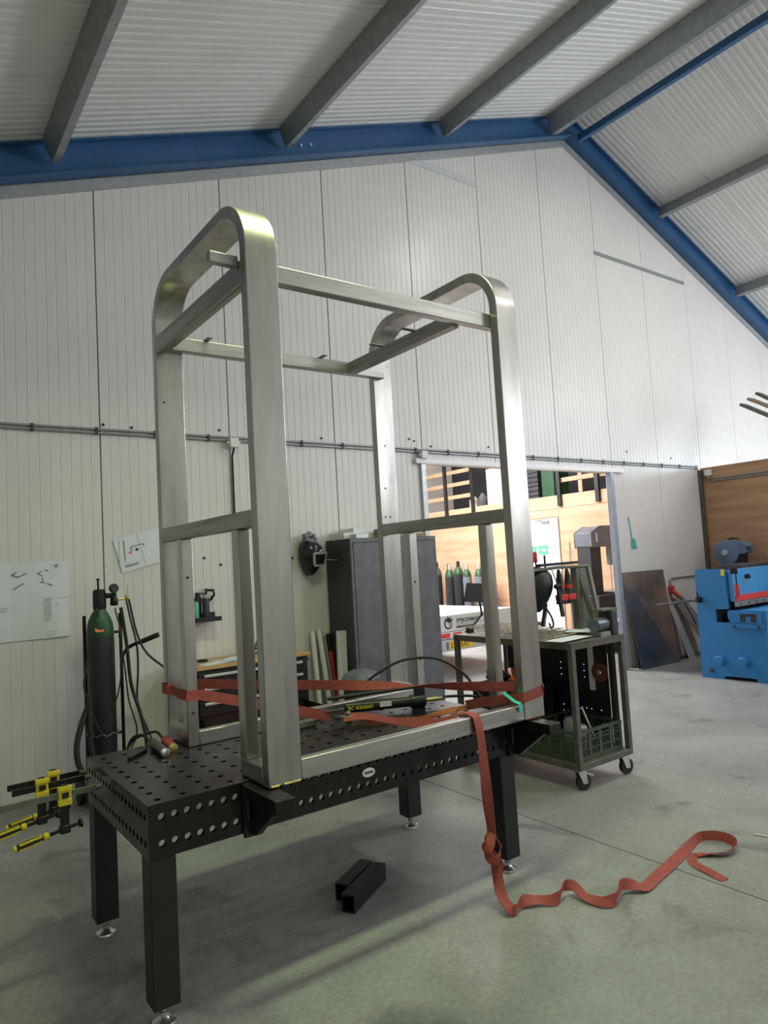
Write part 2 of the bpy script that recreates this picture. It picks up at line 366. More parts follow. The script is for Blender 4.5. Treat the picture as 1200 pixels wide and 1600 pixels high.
def purlin(x, side, label, dep=.2, wd=.07, m='galv', y0=-7, off=0):
    t = V((1, 0, -SL*side)).normalized(); n = V((SL*side, 0, 1)).normalized()       # along and across the slope
    base = V((x, y0, roofz(x)+off)); L = V((0, 5.98-y0, 0)); th = .006
    pts = [(0, -.002), (0, -dep), (wd, -dep), (wd, -dep+.02), (wd-th, -dep+.02), (wd-th, -dep+th), (th, -dep+th), (th, -th-.002), (wd, -th-.002), (wd, -.002)]
    MB().prism([base+t*a+n*b for a, b in pts], L).build('roof_purlin', m, label=label, cat='purlin', group='grey roof purlins')
purlin(1.10, -1, 'grey steel purlin at far left of the roof'); purlin(3.33, -1, 'grey steel purlin, second from the left'); purlin(5.55, -1, 'grey steel purlin, third from the left')
purlin(7.62, -1, 'wide grey ridge purlin on the left of the ridge', .26, .16); 
purlin(10.33, 1, 'grey steel purlin on the right slope nearest the ridge'); purlin(12.66, 1, 'grey steel purlin lowest on the right slope in view'); purlin(14.99, 1, 'grey steel purlin far down the right slope')
MB().box(8.30, 8.37, -7, 5.98, 7.72, 7.82).build('ridge_tie', 'blue', label='thin blue beam running along the ridge', cat='beam')
bo = None
for x in (3.62, 3.74):
    MB().cyl((x, 6.044, roofz(x)-.17), (x, 6.03, roofz(x)-.17), .016, n=6).build('bolt_head', 'zinc', D.objects['roof_rafter'])
# other walls of the hall (outside the picture): left eave, right eave, front with an opening for the added fill light
wl = MB().box(-3.4, -3.3, -7.2, 6.3, 0, roofz(-3.3)).build('wall_left', 'wall', kind='structure')
wr = MB().box(19.9, 20, -7.2, 6.3, 0, roofz(19.9)).build('wall_right', 'wall', kind='structure')
MB().prism([(-3.4, -7.2, 0), (-.9, -7.2, 0), (-.9, -7.2, 4.2), (3.9, -7.2, 4.2), (3.9, -7.2, 0), (20, -7.2, 0), (20, -7.2, roofz(20)), (RX, -7.2, RZ), (-3.4, -7.2, roofz(-3.4))], (0, -.1, 0)).build('wall_front', 'wall', kind='structure')
t = V((1, 0, -SL)).normalized(); n = V((SL, 0, 1)).normalized()
MB().obox((14.2, -.8, roofz(14.2)-.03), V((0, 2.6, 0)), t*1.55, n*.008).build('window_1', 'poly', kind='structure')
MB().box(19.86, 19.895, -2.1, 5.1, 3.0, 3.55).build('added_eave_pane', 'poly', kind='structure')  # unseen glowing pane added to go with the eave light
MB().box(9.85, 15.35, -7.19, -7.12, 3.3, 5.3).build('added_gable_pane', 'poly', kind='structure')  # unseen glowing pane added behind the front gable light
# plywood partition on the right, mezzanine behind it
pa = MB().box(XP+.02, XP+.12, -7.1, 6.13, 0, 2.96).build('wall_partition', 'pine', kind='structure')
for k in range(6):
    y1 = 6.13-2.44*k; MB().box(XP, XP+.018, max(y1-2.435, -7.1), y1, 0, 2.985).build('plywood_sheet', 'plyb', pa, bev=.002)
MB().box(XP+.12, 19.9, -7.1, 6.13, 2.80, 2.95).build('floor_mezzanine', 'roof', kind='structure')
MB().box(XP-.06, XP-.0, YW-.06, YW-.002, 0, 2.95).build('trim_6', 'cartm', kind='structure')
# ------------------------------------------------------------------ next hall seen through the doorway
p2 = MB().box(XP+.02, XP+.12, 6.31, 14.4, 0, 2.85).build('wall_next_hall', 'pine', kind='structure')
ys = [6.31, 7.5, 9.18, 10.08, 11.3, 12.5, 13.7, 14.4]
for a, b in zip(ys, ys[1:]):
    z0 = 2.44 if abs(a-9.18) < .01 else 0
    MB().box(XP, XP+.018, a+.003, b-.003, z0, 2.60).build('plywood_sheet', 'ply', p2, bev=.002)
    MB().box(XP-.004, XP+.018, a+.003, b-.003, 2.606, 2.87).build('plywood_sheet', 'ply', p2, bev=.002)
MB().box(XP+.12, 15, 6.31, 14.4, 2.74, 2.86).build('floor_next_mezzanine', 'pine', kind='structure')
MB().box(13.0, 13.1, 6.31, 14.4, 2.86, 6.6).build('wall_dark_backing', 'dark', kind='structure')  # backing coloured dark to stand in for the unlit void above the mezzanine
MB().box(4.0, 15, 14.4, 14.5, 0, 6.6).build('wall_far', 'wall', kind='structure')
MB().box(3.9, 4.0, 6.31, 14.5, 0, 6.6).build('wall_next_left', 'wall', kind='structure')
MB().box(3.9, 15, 6.31, 14.5, 6.6, 6.7).build('ceiling_next_hall', 'roof', kind='structure')
# white fire door in the plywood wall
dr = MB().box(XP-.025, XP+.015, 9.2, 10.06, .01, 2.42).build('door_1', 'white', kind='structure', bev=.004)
MB().box(XP-.06, XP-.026, 9.42, 9.62, 2.33, 2.38).build('door_closer', 'galv', dr, bev=.004)
MB().bar((XP-.045, 9.6, 2.39), (XP-.045, 9.80, 2.40), .015, .015).build('closer_arm', 'galv', dr)
MB().tube([(XP-.03, 9.95, 1.05), (XP-.08, 9.95, 1.05), (XP-.08, 9.82, 1.05)], .01, 8).build('door_handle', 'zinc', dr)
ex = MB().box(XP-.032, XP-.0255, 9.50, 9.92, 1.69, 1.87).build('exit_sign', 'greenl', label='small green emergency exit sign on the white door', cat='sign', bev=.002)
MB().prism([(XP-.034, 9.68, 1.765), (XP-.034, 9.60, 1.765), (XP-.034, 9.60, 1.735), (XP-.034, 9.53, 1.78), (XP-.034, 9.60, 1.825), (XP-.034, 9.60, 1.795), (XP-.034, 9.68, 1.795)], (.002, 0, 0)).build('arrow', 'white', ex)
MB().box(XP-.034, XP-.032, 9.74, 9.80, 1.71, 1.85).build('pictogram_door', 'white', ex)
# ================================================================== WELDING TABLE
TX0, TX1, TY0, TY1, TZ, TB = .834, 2.862, 2.803, 3.779, .85, .64
tb = thing('welding_table', ((TX0+TX1)/2, (TY0+TY1)/2, 0), 'black perforated steel welding table under the tall steel frame', 'table')
gx = [.889-TX0+.1037*k for k in range(19)]; gy = [.052+.1037*k for k in range(9)]
MB().holeplate((TX0, TY0, TZ), (1, 0, 0), (0, 1, 0), TX1-TX0, TY1-TY0, .022, gx, gy, .0145).build('table_top', 'blackm', tb)
fx = [.888-TX0+.0519*k for k in range(38)]; fz = [.695-TB, .797-TB]
MB().holeplate((TX0, TY0, TB), (1, 0, 0), (0, 0, 1), TX1-TX0, TZ-.022-TB, .018, fx, fz, .0145).build('front_panel', 'blackm', tb)
MB().holeplate((TX1, TY1, TB), (-1, 0, 0), (0, 0, 1), TX1-TX0, TZ-.022-TB, .018, fx, fz, .0145).build('back_panel', 'blackm', tb)
sy = [.052+.0519*k for k in range(18)]
MB().holeplate((TX0, TY1-.019, TB), (0, -1, 0), (0, 0, 1), TY1-TY0-.038, TZ-.022-TB, .018, [q-.019 for q in sy], fz, .0145).build('side_panel', 'blackm', tb)
MB().holeplate((TX1, TY0+.019, TB), (0, 1, 0), (0, 0, 1), TY1-TY0-.038, TZ-.022-TB, .018, [q-.019 for q in sy], fz, .0145).build('side_panel', 'blackm', tb)
LG = .105
for lx in (TX0+.002, TX1-.002-LG):
    for ly in (TY0+.002, TY1-.002-LG):
        lg = MB().box(lx, lx+LG, ly, ly+LG, .075, TB-.002).build('leg', 'blackl', tb, bev=.004)
        cx, cy = lx+LG/2, ly+LG/2
        MB().lathe((cx, cy, 0), [(.045, 0), (.048, .004), (.046, .012), (.03, .018), (.019, .03), (.019, .045), (.012, .047), (.012, .078)], 20).build('levelling_foot', 'zinc', lg)
bd = MB().prism([(1.876+.036*math.cos(a*math.pi/12), TY0-.0005, .748+.021*math.sin(a*math.pi/12)) for a in range(24)], (0, -.0025, 0)).build('maker_badge', 'white', tb)
for k in range(8): MB().box(1.853+.0062*k, 1.8575+.0062*k, TY0-.0045, TY0-.003, .743, .753+(.003 if k in (0, 4) else 0)).build('badge_letter', 'ink', bd)
# right-angle stops bolted under the frame's front posts
for x0, lab in ((1.225, 'black angle stop bracket under the near frame post'), (2.812, 'black angle stop bracket under the right frame post')):
    br = thing('stop_bracket', (x0+.044, TY0-.15, .62), lab, 'bracket', 'angle stops on the table edge')
    w0 = .087
    MB().box(x0, x0+w0, TY0-.318, TY0-.02, TZ-.058, TZ-.004).build('arm', 'blackm', br, bev=.003)
    MB().box(x0, x0+w0, TY0-.020, TY0-.001, .625, TZ-.004).build('mounting_plate', 'blackm', br, bev=.003)
    MB().prism([(x0+.03, TY0-.02, .64), (x0+.03, TY0-.06, .64), (x0+.03, TY0-.26, TZ-.058), (x0+.03, TY0-.02, TZ-.058)], (.028, 0, 0)).build('gusset', 'blackm', br)
    MB().cyl((x0+.012, TY0-.034, .70), (x0+.012, TY0-.034, TZ-.062), .011, n=12).build('clamping_pin', 'blackm', br)
    MB().cyl((x0+.044, TY0-.29, TZ-.004), (x0+.044, TY0-.29, TZ-.0032), .014, n=14).build('bolt_hole', 'dark', br)
# ================================================================== STEEL FRAME
fr = thing('steel_cage', (2.1, 3.26, TZ), 'tall unfinished steel cage with two rounded hoops standing on the table', 'steel cage')
HY0, HY1, HT, TK, HR = 2.634, 3.896, 3.41, .056, .27
def hoop(x0, x1):
    outer, inner = [], []
    def put(y, z, ny, nz): outer.append((y, z)); inner.append((y-ny*TK, z-nz*TK))
    put(HY0, TZ+.001, -1, 0)
    for k in range(0, 13):
        a = math.pi-k*math.pi/24; put(HY0+HR+HR*math.cos(a), HT-HR+HR*math.sin(a), math.cos(a), math.sin(a))
    for k in range(0, 13):
        a = math.pi/2-k*math.pi/24; put(HY1-HR+HR*math.cos(a), HT-HR+HR*math.sin(a), math.cos(a), math.sin(a))
    put(HY1, TZ+.001, 1, 0)
    vs = []; fs = []
    for (a, b) in zip(outer, inner): vs += [(x0, *a), (x1, *a), (x1, *b), (x0, *b)]
    for i in range(len(outer)-1):
        for k in range(4): fs.append((4*i+k, 4*i+4+k, 4*i+4+(k+1) % 4, 4*i+(k+1) % 4))
    fs += [(0, 1, 2, 3), (len(vs)-1, len(vs)-2, len(vs)-3, len(vs)-4)]
    return MB().add(vs, fs).build('hoop', 'steel', fr, bev=.004, sharp=25)
hoop(1.272, 1.428); hoop(2.793, 2.949)
yi0, yi1 = HY0+TK, HY1-TK
SW = .062                                               # small square section
for x0 in (1.272, 2.793):
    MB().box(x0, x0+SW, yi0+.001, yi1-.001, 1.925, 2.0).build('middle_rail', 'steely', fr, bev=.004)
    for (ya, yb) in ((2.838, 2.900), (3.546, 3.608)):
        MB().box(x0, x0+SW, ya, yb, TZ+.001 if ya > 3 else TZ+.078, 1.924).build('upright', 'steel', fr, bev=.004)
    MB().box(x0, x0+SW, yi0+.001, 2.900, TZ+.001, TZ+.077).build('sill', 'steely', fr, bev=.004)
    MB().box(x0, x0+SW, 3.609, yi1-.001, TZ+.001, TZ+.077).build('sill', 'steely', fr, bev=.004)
    MB().box(x0+.002, x0+SW-.002, 2.897, 2.903, TZ+.077, TZ+.081).build('weld_bead', 'brass', fr)
for x in (1.30, 1.36, 1.40): MB().tube([(x-.018, HY0-.002, TZ+.004), (x+.02, HY0-.002, TZ+.004)], .004, 6).build('weld_bead', 'brass', fr)
MB().tube([(2.80, HY0-.002, TZ+.004), (2.94, HY0-.002, TZ+.004)], .003, 6).build('weld_bead', 'rust', fr)
MB().box(1.429, 2.792, HY0+.004, HY0+.054, TZ+.001, TZ+.086).build('bottom_rail', 'steelh', fr, bev=.004)
MB().box(1.335, 2.792, 3.548, 3.600, TZ+.001, TZ+.072).build('bottom_rail', 'steelh', fr, bev=.004)
UZ0, UZ1 = 3.022, 3.102
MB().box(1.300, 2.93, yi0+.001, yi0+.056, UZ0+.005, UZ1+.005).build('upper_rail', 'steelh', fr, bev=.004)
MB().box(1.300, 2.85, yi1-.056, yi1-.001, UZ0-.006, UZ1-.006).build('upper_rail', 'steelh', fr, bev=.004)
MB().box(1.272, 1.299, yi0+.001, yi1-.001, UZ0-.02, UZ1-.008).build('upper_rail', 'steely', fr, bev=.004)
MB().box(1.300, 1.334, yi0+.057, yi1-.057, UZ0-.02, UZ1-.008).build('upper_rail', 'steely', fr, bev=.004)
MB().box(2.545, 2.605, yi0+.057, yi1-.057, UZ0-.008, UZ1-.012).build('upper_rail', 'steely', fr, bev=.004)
for x in (1.54, 2.32): MB().box(x, x+.03, 3.72, 3.85, UZ1-.006, UZ1-.001).build('fixing_tab', 'steely', fr)
for y in (3.38, 3.06): MB().box(2.46, 2.57, y, y+.03, UZ1-.012, UZ1-.007).build('fixing_tab', 'steely', fr)
MB().box(1.14, 1.271, yi0+.012, yi0+.05, UZ1-.035, UZ1+.012).build('rail_end', 'steelh', fr, bev=.003)
for (x, y, z) in ((1.334, 3.578, 1.68), (1.334, 3.578, 1.30), (1.334, 2.87, 1.70), (1.334, 2.87, 1.33)): pass
for (x, y, z) in ((1.303, 3.5455, 1.11), (1.303, 3.5455, 1.02), (2.82, 3.5455, 1.6), (2.825, 3.5455, 1.1), (1.30, 3.5455, 1.72)):
    MB().cyl((x, y-.0008, z), (x, y+.002, z), .008, n=10).build('drilled_hole', 'dark', fr)
for (x, z) in ((2.86, 2.55), (2.83, 2.05), (2.87, 2.05), (2.84, 2.25), (1.31, 2.72)):
    MB().cyl((x, yi1-.0008, z), (x, yi1+.002, z), .007, n=10).build('drilled_hole', 'dark', fr)
# ================================================================== TIE-DOWN STRAP
st = thing('tie_down_strap', (2.1, 3.2, TZ), 'long red webbing tie-down strap around the frame, its tail on the floor', 'strap')
Z1 = (0, 0, 1); hw = .027
def lerp(a, b, t): return tuple(a[i]+(b[i]-a[i])*t for i in range(3))
# loop: round the left rear post, across the back to the right front post, round it and back to the hook
A = []; Wd = []
for p, wv in (((1.30, 3.835, 1.108), Z1), ((1.263, 3.834, 1.115), Z1), ((1.260, 3.845, 1.117), Z1), ((1.260, 3.89, 1.117), Z1), ((1.264, 3.902, 1.117), Z1), ((1.42, 3.902, 1.115), Z1), ((1.436, 3.895, 1.115), Z1), ((1.44, 3.87, 1.114), Z1)):
    A.append(p); Wd.append(wv)
a, b = (1.44, 3.87, 1.114), (2.79, 2.735, 1.02)
for k in range(1, 25):
    t = k/24; ang = 0
    if t > .45: ang = math.pi*min(1, (t-.45)/.5)
    p = lerp(a, b, t); A.append(p); Wd.append((.25*math.sin(ang)*.7, .65*math.sin(ang), math.cos(ang)))
for p in ((2.80, 2.70, 1.016), (2.94, 2.6965, 1.01), (2.951, 2.692, 1.008), (2.9535, 2.684, 1.006), (2.9535, 2.642, 1.0), (2.951, 2.632, .99), (2.944, 2.6305, .988), (2.80, 2.6305, .972), (2.79, 2.633, .970), (2.787, 2.645, .968)):
    A.append(p); Wd.append((0, 0, -1))
for p in ((2.75, 2.74, .955), (2.70, 2.85, .935), (2.66, 2.95, .912)): A.append(p); Wd.append((0, .1, -1))
MB().ribbon(A, Wd, hw).build('webbing', 'red', st)
# short end: from the ratchet to the left rear upright
B = [(2.02, 3.36, .905), (1.93, 3.42, .93), (1.80, 3.47, .97), (1.6, 3.51, 1.03), (1.42, 3.532, 1.085), (1.345, 3.541, 1.108), (1.332, 3.542, 1.11), (1.275, 3.542, 1.112), (1.268, 3.552, 1.114), (1.268, 3.60, 1.114), (1.275, 3.70, 1.112), (1.30, 3.83, 1.108)]
MB().ribbon(smooth_path(B, 3), [(0, .15, 1)]*34, hw).build('webbing', 'red', st)
# orange lower run on the table from the ratchet to the hook
B = [(2.10, 3.27, .872), (2.25, 3.16, .866), (2.42, 3.07, .862), (2.52, 3.03, .878), (2.60, 2.99, .892), (2.66, 2.95, .90)]
MB().ribbon(smooth_path(B, 4), [(.35, .6, .5)]*21, .019).build('orange_webbing', 'orange', st)
# ratchet, hook, cloth tie
rc = MB().bar((1.99, 3.43, .905), (2.12, 3.29, .89), .05, .014, (0, .2, 1)).build('ratchet', 'oliv', st, bev=.004)
MB().bar((1.97, 3.44, .915), (2.08, 3.33, .94), .055, .008, (0, .2, 1)).build('lever', 'oliv', rc, bev=.003)
MB().cyl((2.085, 3.30, .905), (2.125, 3.345, .905), .016, n=14).build('spindle', 'oliv', rc)
MB().bar((2.10, 3.27, .875), (2.16, 3.22, .868), .03, .01).build('frame_plate', 'oliv', rc)
hk = MB().tube(smooth_path([(2.68, 2.93, .905), (2.645, 2.965, .90), (2.60, 2.97, .885), (2.585, 2.945, .872), (2.60, 2.915, .87), (2.635, 2.905, .875)], 4), .006, 8).build('hook', 'oliv', st)
MB().tube([(2.655, 2.925, .91), (2.69, 2.965, .91), (2.67, 2.98, .905), (2.64, 2.945, .905)], .004, 6, True).build('ring', 'oliv', hk)
MB().ribbon([(2.735, 2.725, 1.0), (2.742, 2.715, .985), (2.748, 2.66, .955), (2.752, 2.628, .948), (2.755, 2.624, .925), (2.755, 2.6245, .905)], [(1, 0, .1)]*6, .012, .004).build('cloth_tie', 'teal', st)
# loose tail: over the table, across the front rail, down to a knot and along the floor
T = [((2.07, 3.31, .895), (.5, .5, .7)), ((2.15, 3.24, .90), (.5, .6, .5)), ((2.22, 3.15, .885), (.5, .8, .4)), ((2.29, 3.02, .872), (.4, .8, .5)), ((2.36, 2.90, .872), (.3, .8, .6)), ((2.40, 2.80, .90), (.5, .6, .5)), ((2.415, 2.735, .937), (.9, .3, .2)), ((2.425, 2.685, .9475), (1, .25, 0)), ((2.432, 2.645, .9415), (1, .15, 0)), ((2.436, 2.629, .925), (1, .1, 0)), ((2.442, 2.62, .87), (1, .1, 0)),
     ((2.448, 2.618, .80), (1, .0, 0)), ((2.456, 2.618, .68), (1, -.2, 0)), ((2.463, 2.62, .56), (.8, -.6, 0)), ((2.470, 2.62, .46), (.45, -.9, 0)), ((2.476, 2.62, .385), (.15, -1, 0)), ((2.478, 2.62, .34), (.2, -1, 0))]
pts = smooth_path([p for p, q in T], 4); wq = smooth_path([q for p, q in T], 4)
MB().ribbon(pts, wq, hw).build('hanging_tail', 'red', st)
kn = [((2.478, 2.62, .335), (.3, -1, 0)), ((2.450, 2.60, .305), (.2, -1, -.4)), ((2.436, 2.60, .275), (.1, -.9, .5)), ((2.455, 2.60, .245), (.6, -.3, 1)), ((2.490, 2.602, .245), (-.2, -.3, 1)), ((2.510, 2.61, .275), (-.4, -.6, .8)), ((2.500, 2.62, .305), (-.6, -.6, .4)), ((2.477, 2.635, .315), (0, -.4, 1)), ((2.455, 2.635, .29), (.3, -.2, 1)), ((2.462, 2.60, .255), (.7, -.2, .9)), ((2.478, 2.59, .225), (.8, -.6, .1)), ((2.472, 2.60, .20), (.3, -1, 0))]
kc_ = V((2.474, 2.61, .27)); kn = [((V(p)-kc_)*1.35+kc_, q) for p, q in kn]
MB().ribbon(smooth_path([p for p, q in kn], 5), smooth_path([q for p, q in kn], 5), .023, .004).build('knot', 'red', st)
T = [((2.472, 2.60, .205), (.3, -1, 0)), ((2.462, 2.58, .15), (.6, -.8, 0)), ((2.452, 2.555, .09), (.9, -.4, .1)), ((2.455, 2.515, .045), (.9, .1, .3)), ((2.472, 2.485, .026), (.3, .1, 1)), ((2.52, 2.505, .034), (.2, -.1, 1)), ((2.575, 2.505, .036), (.2, .5, .7)), ((2.64, 2.48, .024), (.3, .85, .35)), ((2.685, 2.43, .026), (.4, .5, .8)), ((2.73, 2.425, .040), (.2, -.1, 1)), ((2.785, 2.445, .056), (.1, -.2, 1)), ((2.83, 2.42, .052), (.4, .5, .6)), ((2.832, 2.345, .022), (.7, .7, .25)), ((2.85, 2.255, .024), (.6, .6, .6)),
     ((2.90, 2.225, .034), (.3, .1, 1)), ((2.955, 2.245, .040), (-.2, -.2, 1)), ((3.015, 2.268, .050), (-.2, .1, 1)), ((3.075, 2.25, .040), (-.5, .6, .5)), ((3.13, 2.215, .020), (-.3, .9, .4)), ((3.27, 2.237, .022), (-.4, .8, .55)), ((3.43, 2.263, .022), (-.3, .8, .55)), ((3.58, 2.29, .024), (-.2, .7, .7)), ((3.72, 2.315, .028), (-.1, .5, .9)), ((3.86, 2.34, .029), (0, .2, 1)), ((3.93, 2.315, .029), (.2, 0, 1)), ((3.965, 2.255, .029), (.3, .2, 1)), ((3.955, 2.185, .027), (.5, -.1, .9)), ((3.88, 2.14, .026), (.4, -.5, .8)), ((3.79, 2.15, .018), (.1, -.9, .5)), ((3.73, 2.215, .012), (-.5, -.8, .25)), ((3.68, 2.255, .007), (-.7, -.7, .05))]
pts = smooth_path([p for p, q in T], 4); wq = smooth_path([q for p, q in T], 4)
MB().ribbon(pts, wq, .0265).build('floor_tail', 'red', st)
B = [(3.70, 2.262, .0045), (3.63, 2.25, .003), (3.575, 2.20, .004), (3.545, 2.11, .008), (3.515, 2.005, .003)]
MB().ribbon(smooth_path(B, 4), [(.5, -.8, .05)]*5+[(.9, -.2, .1)]*12, .0265).build('floor_tail', 'red', st)
# ================================================================== THINGS ON THE TABLE
pu = thing('hydraulic_hand_pump', (2.4, 3.42, TZ), 'black hydraulic hand pump with yellow lettering and hose on the table', 'pump')
p0, p1 = V((2.20, 3.50, .90)), V((2.56, 3.335, .90)); dx = (p1-p0).normalized(); sd = V((-dx.y, dx.x, 0))
MB().tube([p0, p0+dx*.005, p1], [.022, .030, .030], 18).build('oil_tank', 'blackl', pu)
MB().tube([p1, p1+dx*.02, p1+dx*.09, p1+dx*.10], [.036, .038, .038, .02], 16).build('pump_head', 'blackl', pu)
MB().obox(p1+dx*.06+V((0, 0, .055)), dx*.032, sd*.018, V((0, 0, .035))).build('pivot_block', 'blackl', pu, bev=.004)
MB().tube([p1+dx*.05+V((0, 0, .083)), p0-dx*.10+V((0, 0, .062))], .011, 10).build('pump_handle', 'rubber', pu)
MB().obox(p0+dx*.03+V((0, 0, -.042)), dx*.035, sd*.035, V((0, 0, .006))).build('foot', 'blackl', pu)
MB().obox(p1+dx*.05+V((0, 0, -.043)), dx*.035, sd*.035, V((0, 0, .006))).build('foot', 'blackl', pu)
MB().obox(p0+dx*.24-sd*.0295+V((0, 0, .006)), dx*.035, sd*.002, V((0, 0, .014))).build('sticker', 'whitep', pu)
tq = p0+dx*.015-sd*.031+V((0, 0, -.008))
text('RC', .026, tq, dx, (0, 0, 1), 'yellow', pu, bold=.0008); text('RODCRAFT', .024, tq+dx*.045, dx, (0, 0, 1), 'yellow', pu, bold=.0008, sx=.85)
e = p1+dx*.10
MB().tube([e, e+dx*.05, e+dx*.10], [.010, .013, .009], 12).build('coupling', 'brass', pu)
MB().tube(smooth_path([e+dx*.09, (2.78, 3.25, .905), (2.92, 3.17, .895), (2.97, 3.09, .872), (2.90, 3.02, .875), (2.86, 3.06, .93), (2.84, 3.15, 1.04), (2.76, 3.30, 1.13), (2.60, 3.42, 1.135), (2.46, 3.50, 1.07), (2.36, 3.58, .98), (2.28, 3.66, .88), (2.22, 3.70, .863)], 7), .0085, 8).build('hydraulic_hose', 'rubber', pu)
MB().lathe((1.92, 3.66, .86), [(.0, 0), (.012, .001)], 8) if 0 else None
# welding torch handles lying at the left end of the table, with their hoses
for nm, col, end, a, b, hz, lab in (('torch_handle', 'greenp', 'zinc', (1.145, 3.72, .874), (1.125, 3.47, .874), 'rubber', 'dark green torch handle with pale end on the table'), ('torch_handle', 'redp', 'brass', (1.215, 3.74, .872), (1.188, 3.54, .872), 'rubber', 'red torch handle with brass end on the table')):
    tr = thing(nm, ((a[0]+b[0])/2, (a[1]+b[1])/2, TZ), lab, 'torch', 'torch handles on the table'); a, b = V(a), V(b); d = (b-a).normalized()
    MB().tube([a, a+d*.01, b], [.016, .0215, .0215], 16).build('barrel', col, tr)
    MB().tube([b, b+d*.004, b+d*.02, b+d*.022], [.0215, .0225, .0225, .016], 16).build('end_cap', end, tr)
    MB().tube(smooth_path([a, a-d*.08+V((0, 0, -.004)), a-d*.18+V((-.03, 0, .01)), (1.10, 4.02, .80), (1.20, 4.6, .35), (1.35, 5.2, .12)], 5), .007, 8).build('hose', hz, tr)
MB().bar((.975, 3.55, TZ+.0075), (1.09, 3.655, TZ+.0075), .018, .015).build('flat_bar', 'blackl', label='short black flat bar lying at left end of the table', cat='bar', bev=.002)
MB().box(1.86, 1.97, 3.44, 3.50, TZ+.001, TZ+.034).build('steel_block', 'oliv', label='small greenish steel block on the table beside the ratchet', cat='block', bev=.004)
# F-clamps stuck in the table's left side
def clamp(y, xend, xs, lab, ztop=.798):
    cl = thing('bar_clamp', (xs, y, .62), lab, 'clamp', 'bar clamps in the table side')
    MB().bar((xend, y, ztop-.004), (.80, y, ztop+.0), .011, .028).build('bar', 'oliv' if y < 3.5 else 'blackm', cl, bev=.002)
    MB().cyl((.785, y, ztop), (.812, y, ztop), .012, n=12).build('collar', 'oliv', cl)
    MB().box(xs-.010, xs+.026, y-.012, y+.012, .665, ztop-.016).build('sliding_arm', 'blackm', cl, bev=.003)
    MB().box(xs-.014, xs+.03, y-.019, y+.019, .632, .668).build('screw_housing', 'blackm', cl, bev=.006)
    g = MB().box(xs-.016, xs+.036, y-.016, y+.016, ztop-.04, ztop+.034).box(xs-.018, xs+.038, y-.021, y-.015, ztop-.045, ztop-.018).box(xs-.018, xs+.038, y-.021, y-.015, ztop+.018, ztop+.04).build('yellow_slider_cover', 'yellow', cl, bev=.003)
    MB().box(xs-.004, xs+.024, y-.014, y+.014, ztop+.034, ztop+.042).build('grip_tab', 'blackl', g, bev=.002)
    MB().box(xs-.004, xs+.024, y-.0225, y-.0205, ztop-.012, ztop+.012).build('slot', 'blackl', g)
    d = V((-1, 0, -.16)).normalized(); q = V((xs, y, .648))
    MB().cyl(q+d*-.06, q+d*.07, .008, n=10).build('spindle', 'blackm', cl)
    MB().lathe(q-d*.075, [(.02, -.006), (.02, .004), (.01, .012)], 14, d).build('pressure_pad', 'blackm', cl)
    MB().lathe(q+d*.055, [(.010, 0), (.016, .006), (.016, .018), (.011, .024)], 12, d).build('handle_collar', 'yellow', cl)
    h = MB().lathe(q+d*.075, [(.010, 0), (.015, .02), (.0165, .06), (.015, .095), (.0125, .11)], 12, d).build('handle', 'rubber', cl)
    for k in range(4):
        a = math.radians(45+90*k); o2 = V((0, math.cos(a), math.sin(a)))*.0135; MB().tube([q+d*.085+o2, q+d*.13+o2*1.1, q+d*.175+o2], .005, 6).build('yellow_stripe', 'yellow', h)
    MB().lathe(q+d*.184, [(.0125, 0), (.013, .008), (.008, .014)], 12, d).build('handle_end', 'yellow', h)
clamp(3.72, .47, .655, 'yellow and black bar clamp farthest along the table side'); clamp(3.616, .475, .588, 'yellow and black bar clamp in the middle of the three'); clamp(3.41, .36, .645, 'yellow and black bar clamp nearest the table corner')
# black box section offcuts on the floor under the table
d = V((.62, .36, 0)).normalized(); sd = V((-d.y, d.x, 0))
for c0, ln, lab in (((1.888, 3.068), .385, 'longer black square tube offcut lying nearest on the floor'), ((1.928, 3.192), .30, 'shorter black square tube offcut lying behind on the floor')):
    h = .044; t = .004; q = V((c0[0], c0[1], h))+d*ln/2
    mb = MB()
    for (o2, e2, f2) in ((V((0, 0, h-t)), sd*.037, V((0, 0, t))), (V((0, 0, -h+t)), sd*.037, V((0, 0, t))), (sd*(.037-t), sd*t, V((0, 0, h-2*t))), (-sd*(.037-t), sd*t, V((0, 0, h-2*t)))): mb.obox(q+o2, d*ln/2, e2, f2)
    mb.build('square_tube_offcut', 'blackl', label=lab, cat='steel tube', group='tube offcuts on the floor')
# ================================================================== ON THE GABLE WALL
for z, lab in ((3.014, 'upper grey cable pipe of the pair along the gable wall'), (2.982, 'lower grey cable pipe of the pair along the gable wall')):
    cd = thing('cable_conduit', (4, YW-.02, z-.01), lab, 'conduit', 'cable pipes on the gable wall')
    MB().cyl((-3.2, YW-.018, z), (11.08, YW-.018, z), .0105, n=10).build('pipe', 'galv', cd)
    fc = None
    for k in range(29):
        x = -3+k*.5
        if fc is None: fc = MB().box(x-.012, x+.012, YW-.033, YW-.001, z-.016, z+.0155).build('clip', 'cabd', cd, bev=.002)
        else: again(fc, (.5*k, 0, 0))
for x, z, lab in ((2.734, 2.955, 'white junction box above the dark vertical pipe'), (5.086, 2.945, 'white junction box at left top corner of the doorway')):
    jb = MB().box(x-.045, x+.045, YW-.085, YW-.035, z-.045, z+.045).build('junction_box', 'whitep', label=lab, cat='junction box', group='junction boxes on the gable', bev=.008)
    for q in (-.045, .045): MB().cyl((x+q, YW-.06, z), (x+q*1.5, YW-.06, z), .014, n=10).build('cable_gland', 'whitep', jb)
